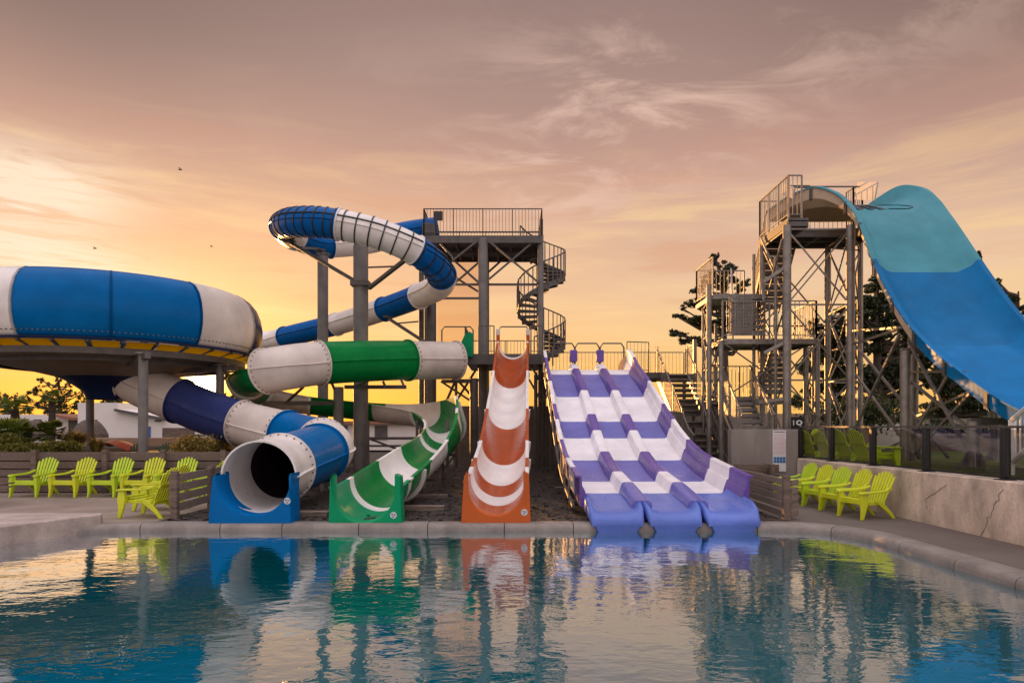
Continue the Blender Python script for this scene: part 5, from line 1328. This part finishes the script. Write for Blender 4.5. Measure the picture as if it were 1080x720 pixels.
bush('low yellow green shrub just behind the leftmost chair', 30, 17.2, .95, 468, 50, 2200)
bush('low olive shrub beneath the small fan palm', 58, 17.3, .95, 466, 44, 2000)
bush('dense golden shrub under the exit tube by the sun', 205, 18.0, .8, 460, 38, 2400, 'flax')
bush('small backlit shrub beside the fourth bowl post', 235, 19.2, .6, 466, 26, 1400, 'flax')
hd = thing('hedge', 'clipped dark hedge along the far side of the right lawn', 'hedge', (X(1060,28),28,.9))
pts = np.stack([RNG.uniform(X(962,28),X(1180,28),9000), 28+RNG.uniform(-.4,.4,9000), RNG.uniform(.9,Z(447,28),9000)],1); leaves('foliage', pts, .13, 'hedge', hd)
hd2 = thing('shrub', 'dark shrub spilling over the tan wall near the slide posts', 'shrub', (X(905,26.5),26.5,1.0))
pts = np.stack([X(905,26.5)+RNG.normal(size=5000)*1.0, 26.3+RNG.uniform(-.5,.5,5000), Z(436,26.5)+RNG.normal(size=5000)*.28],1); leaves('foliage', pts, .12, 'hedge', hd2)
# distant tree line closing the view at the horizon
tl = []
for k in range(170):
    a = random.uniform(-62,62); x = math.tan(R(a))*95; tl.append(np.array((x,95+random.uniform(-4,4),.5))+RNG.normal(size=(70,3))*np.array((2.4,1.5,.55))+np.array((0,0,.6)))
tlo = bpy.data.objects.new('distant_woodland', None)
mbt = MB(); mbt.box((0,98,.8),(.1,.1,.1)); tlo = mbt.build('distant_woodland', 'hedge'); pts = np.concatenate(tl); pts[:,2] = np.maximum(pts[:,2], .15)
me = tlo.data; d = RNG.normal(size=(len(pts),3)); d /= np.linalg.norm(d,axis=1)[:,None]; e = np.cross(d,(0,0,1)); v = np.stack([pts-d*.4,pts-e*.25,pts+d*.4,pts+e*.25],1).reshape(-1,3)-np.array(tlo.location)
me.clear_geometry(); me.from_pydata(v.tolist(), [], np.arange(len(v)).reshape(-1,4).tolist()); tlo['kind'] = 'stuff'; tlo['label'] = 'low dark woodland along the horizon'
# ------------------------------------------------------------------ birds
for (px, py), lb, sz in (((190,179),'small dark bird flying highest above the bowl slide',.34),((100,262),'dark bird flying just above the bowl slide roof',.3),((223,260),'tiny dark bird flying left of the looping tube',.24)):
    Yb = 55; c = P(px,py,Yb); b = MB()
    b.loft([[c+Vector((x,y*r_,z*r_)) for y, z in ((1,0),(0,1),(-1,0),(0,-1))] for x, r_ in ((-.5*sz,.01),(-.3*sz,.10*sz),(.1*sz,.14*sz),(.4*sz,.08*sz),(.55*sz,.01))])
    for s_ in (-1,1): b.loft([[c+Vector((-.1*sz,0,0)), c+Vector((.15*sz,0,0)), c+Vector((.15*sz,0,.02))], [c+Vector((-.1*sz,s_*.5*sz,.35*sz)), c+Vector((.1*sz,s_*.5*sz,.35*sz)), c+Vector((.1*sz,s_*.5*sz,.37*sz))], [c+Vector((-.25*sz,s_*.95*sz,.1*sz)), c+Vector((-.2*sz,s_*.95*sz,.1*sz)), c+Vector((-.2*sz,s_*.95*sz,.11*sz))]])
    o = b.build('bird', 'bird', smooth=0); tag(o, lb, 'bird', 'birds in the sky')
for o in bpy.data.objects:
    if '_w' in o: del o['_w']
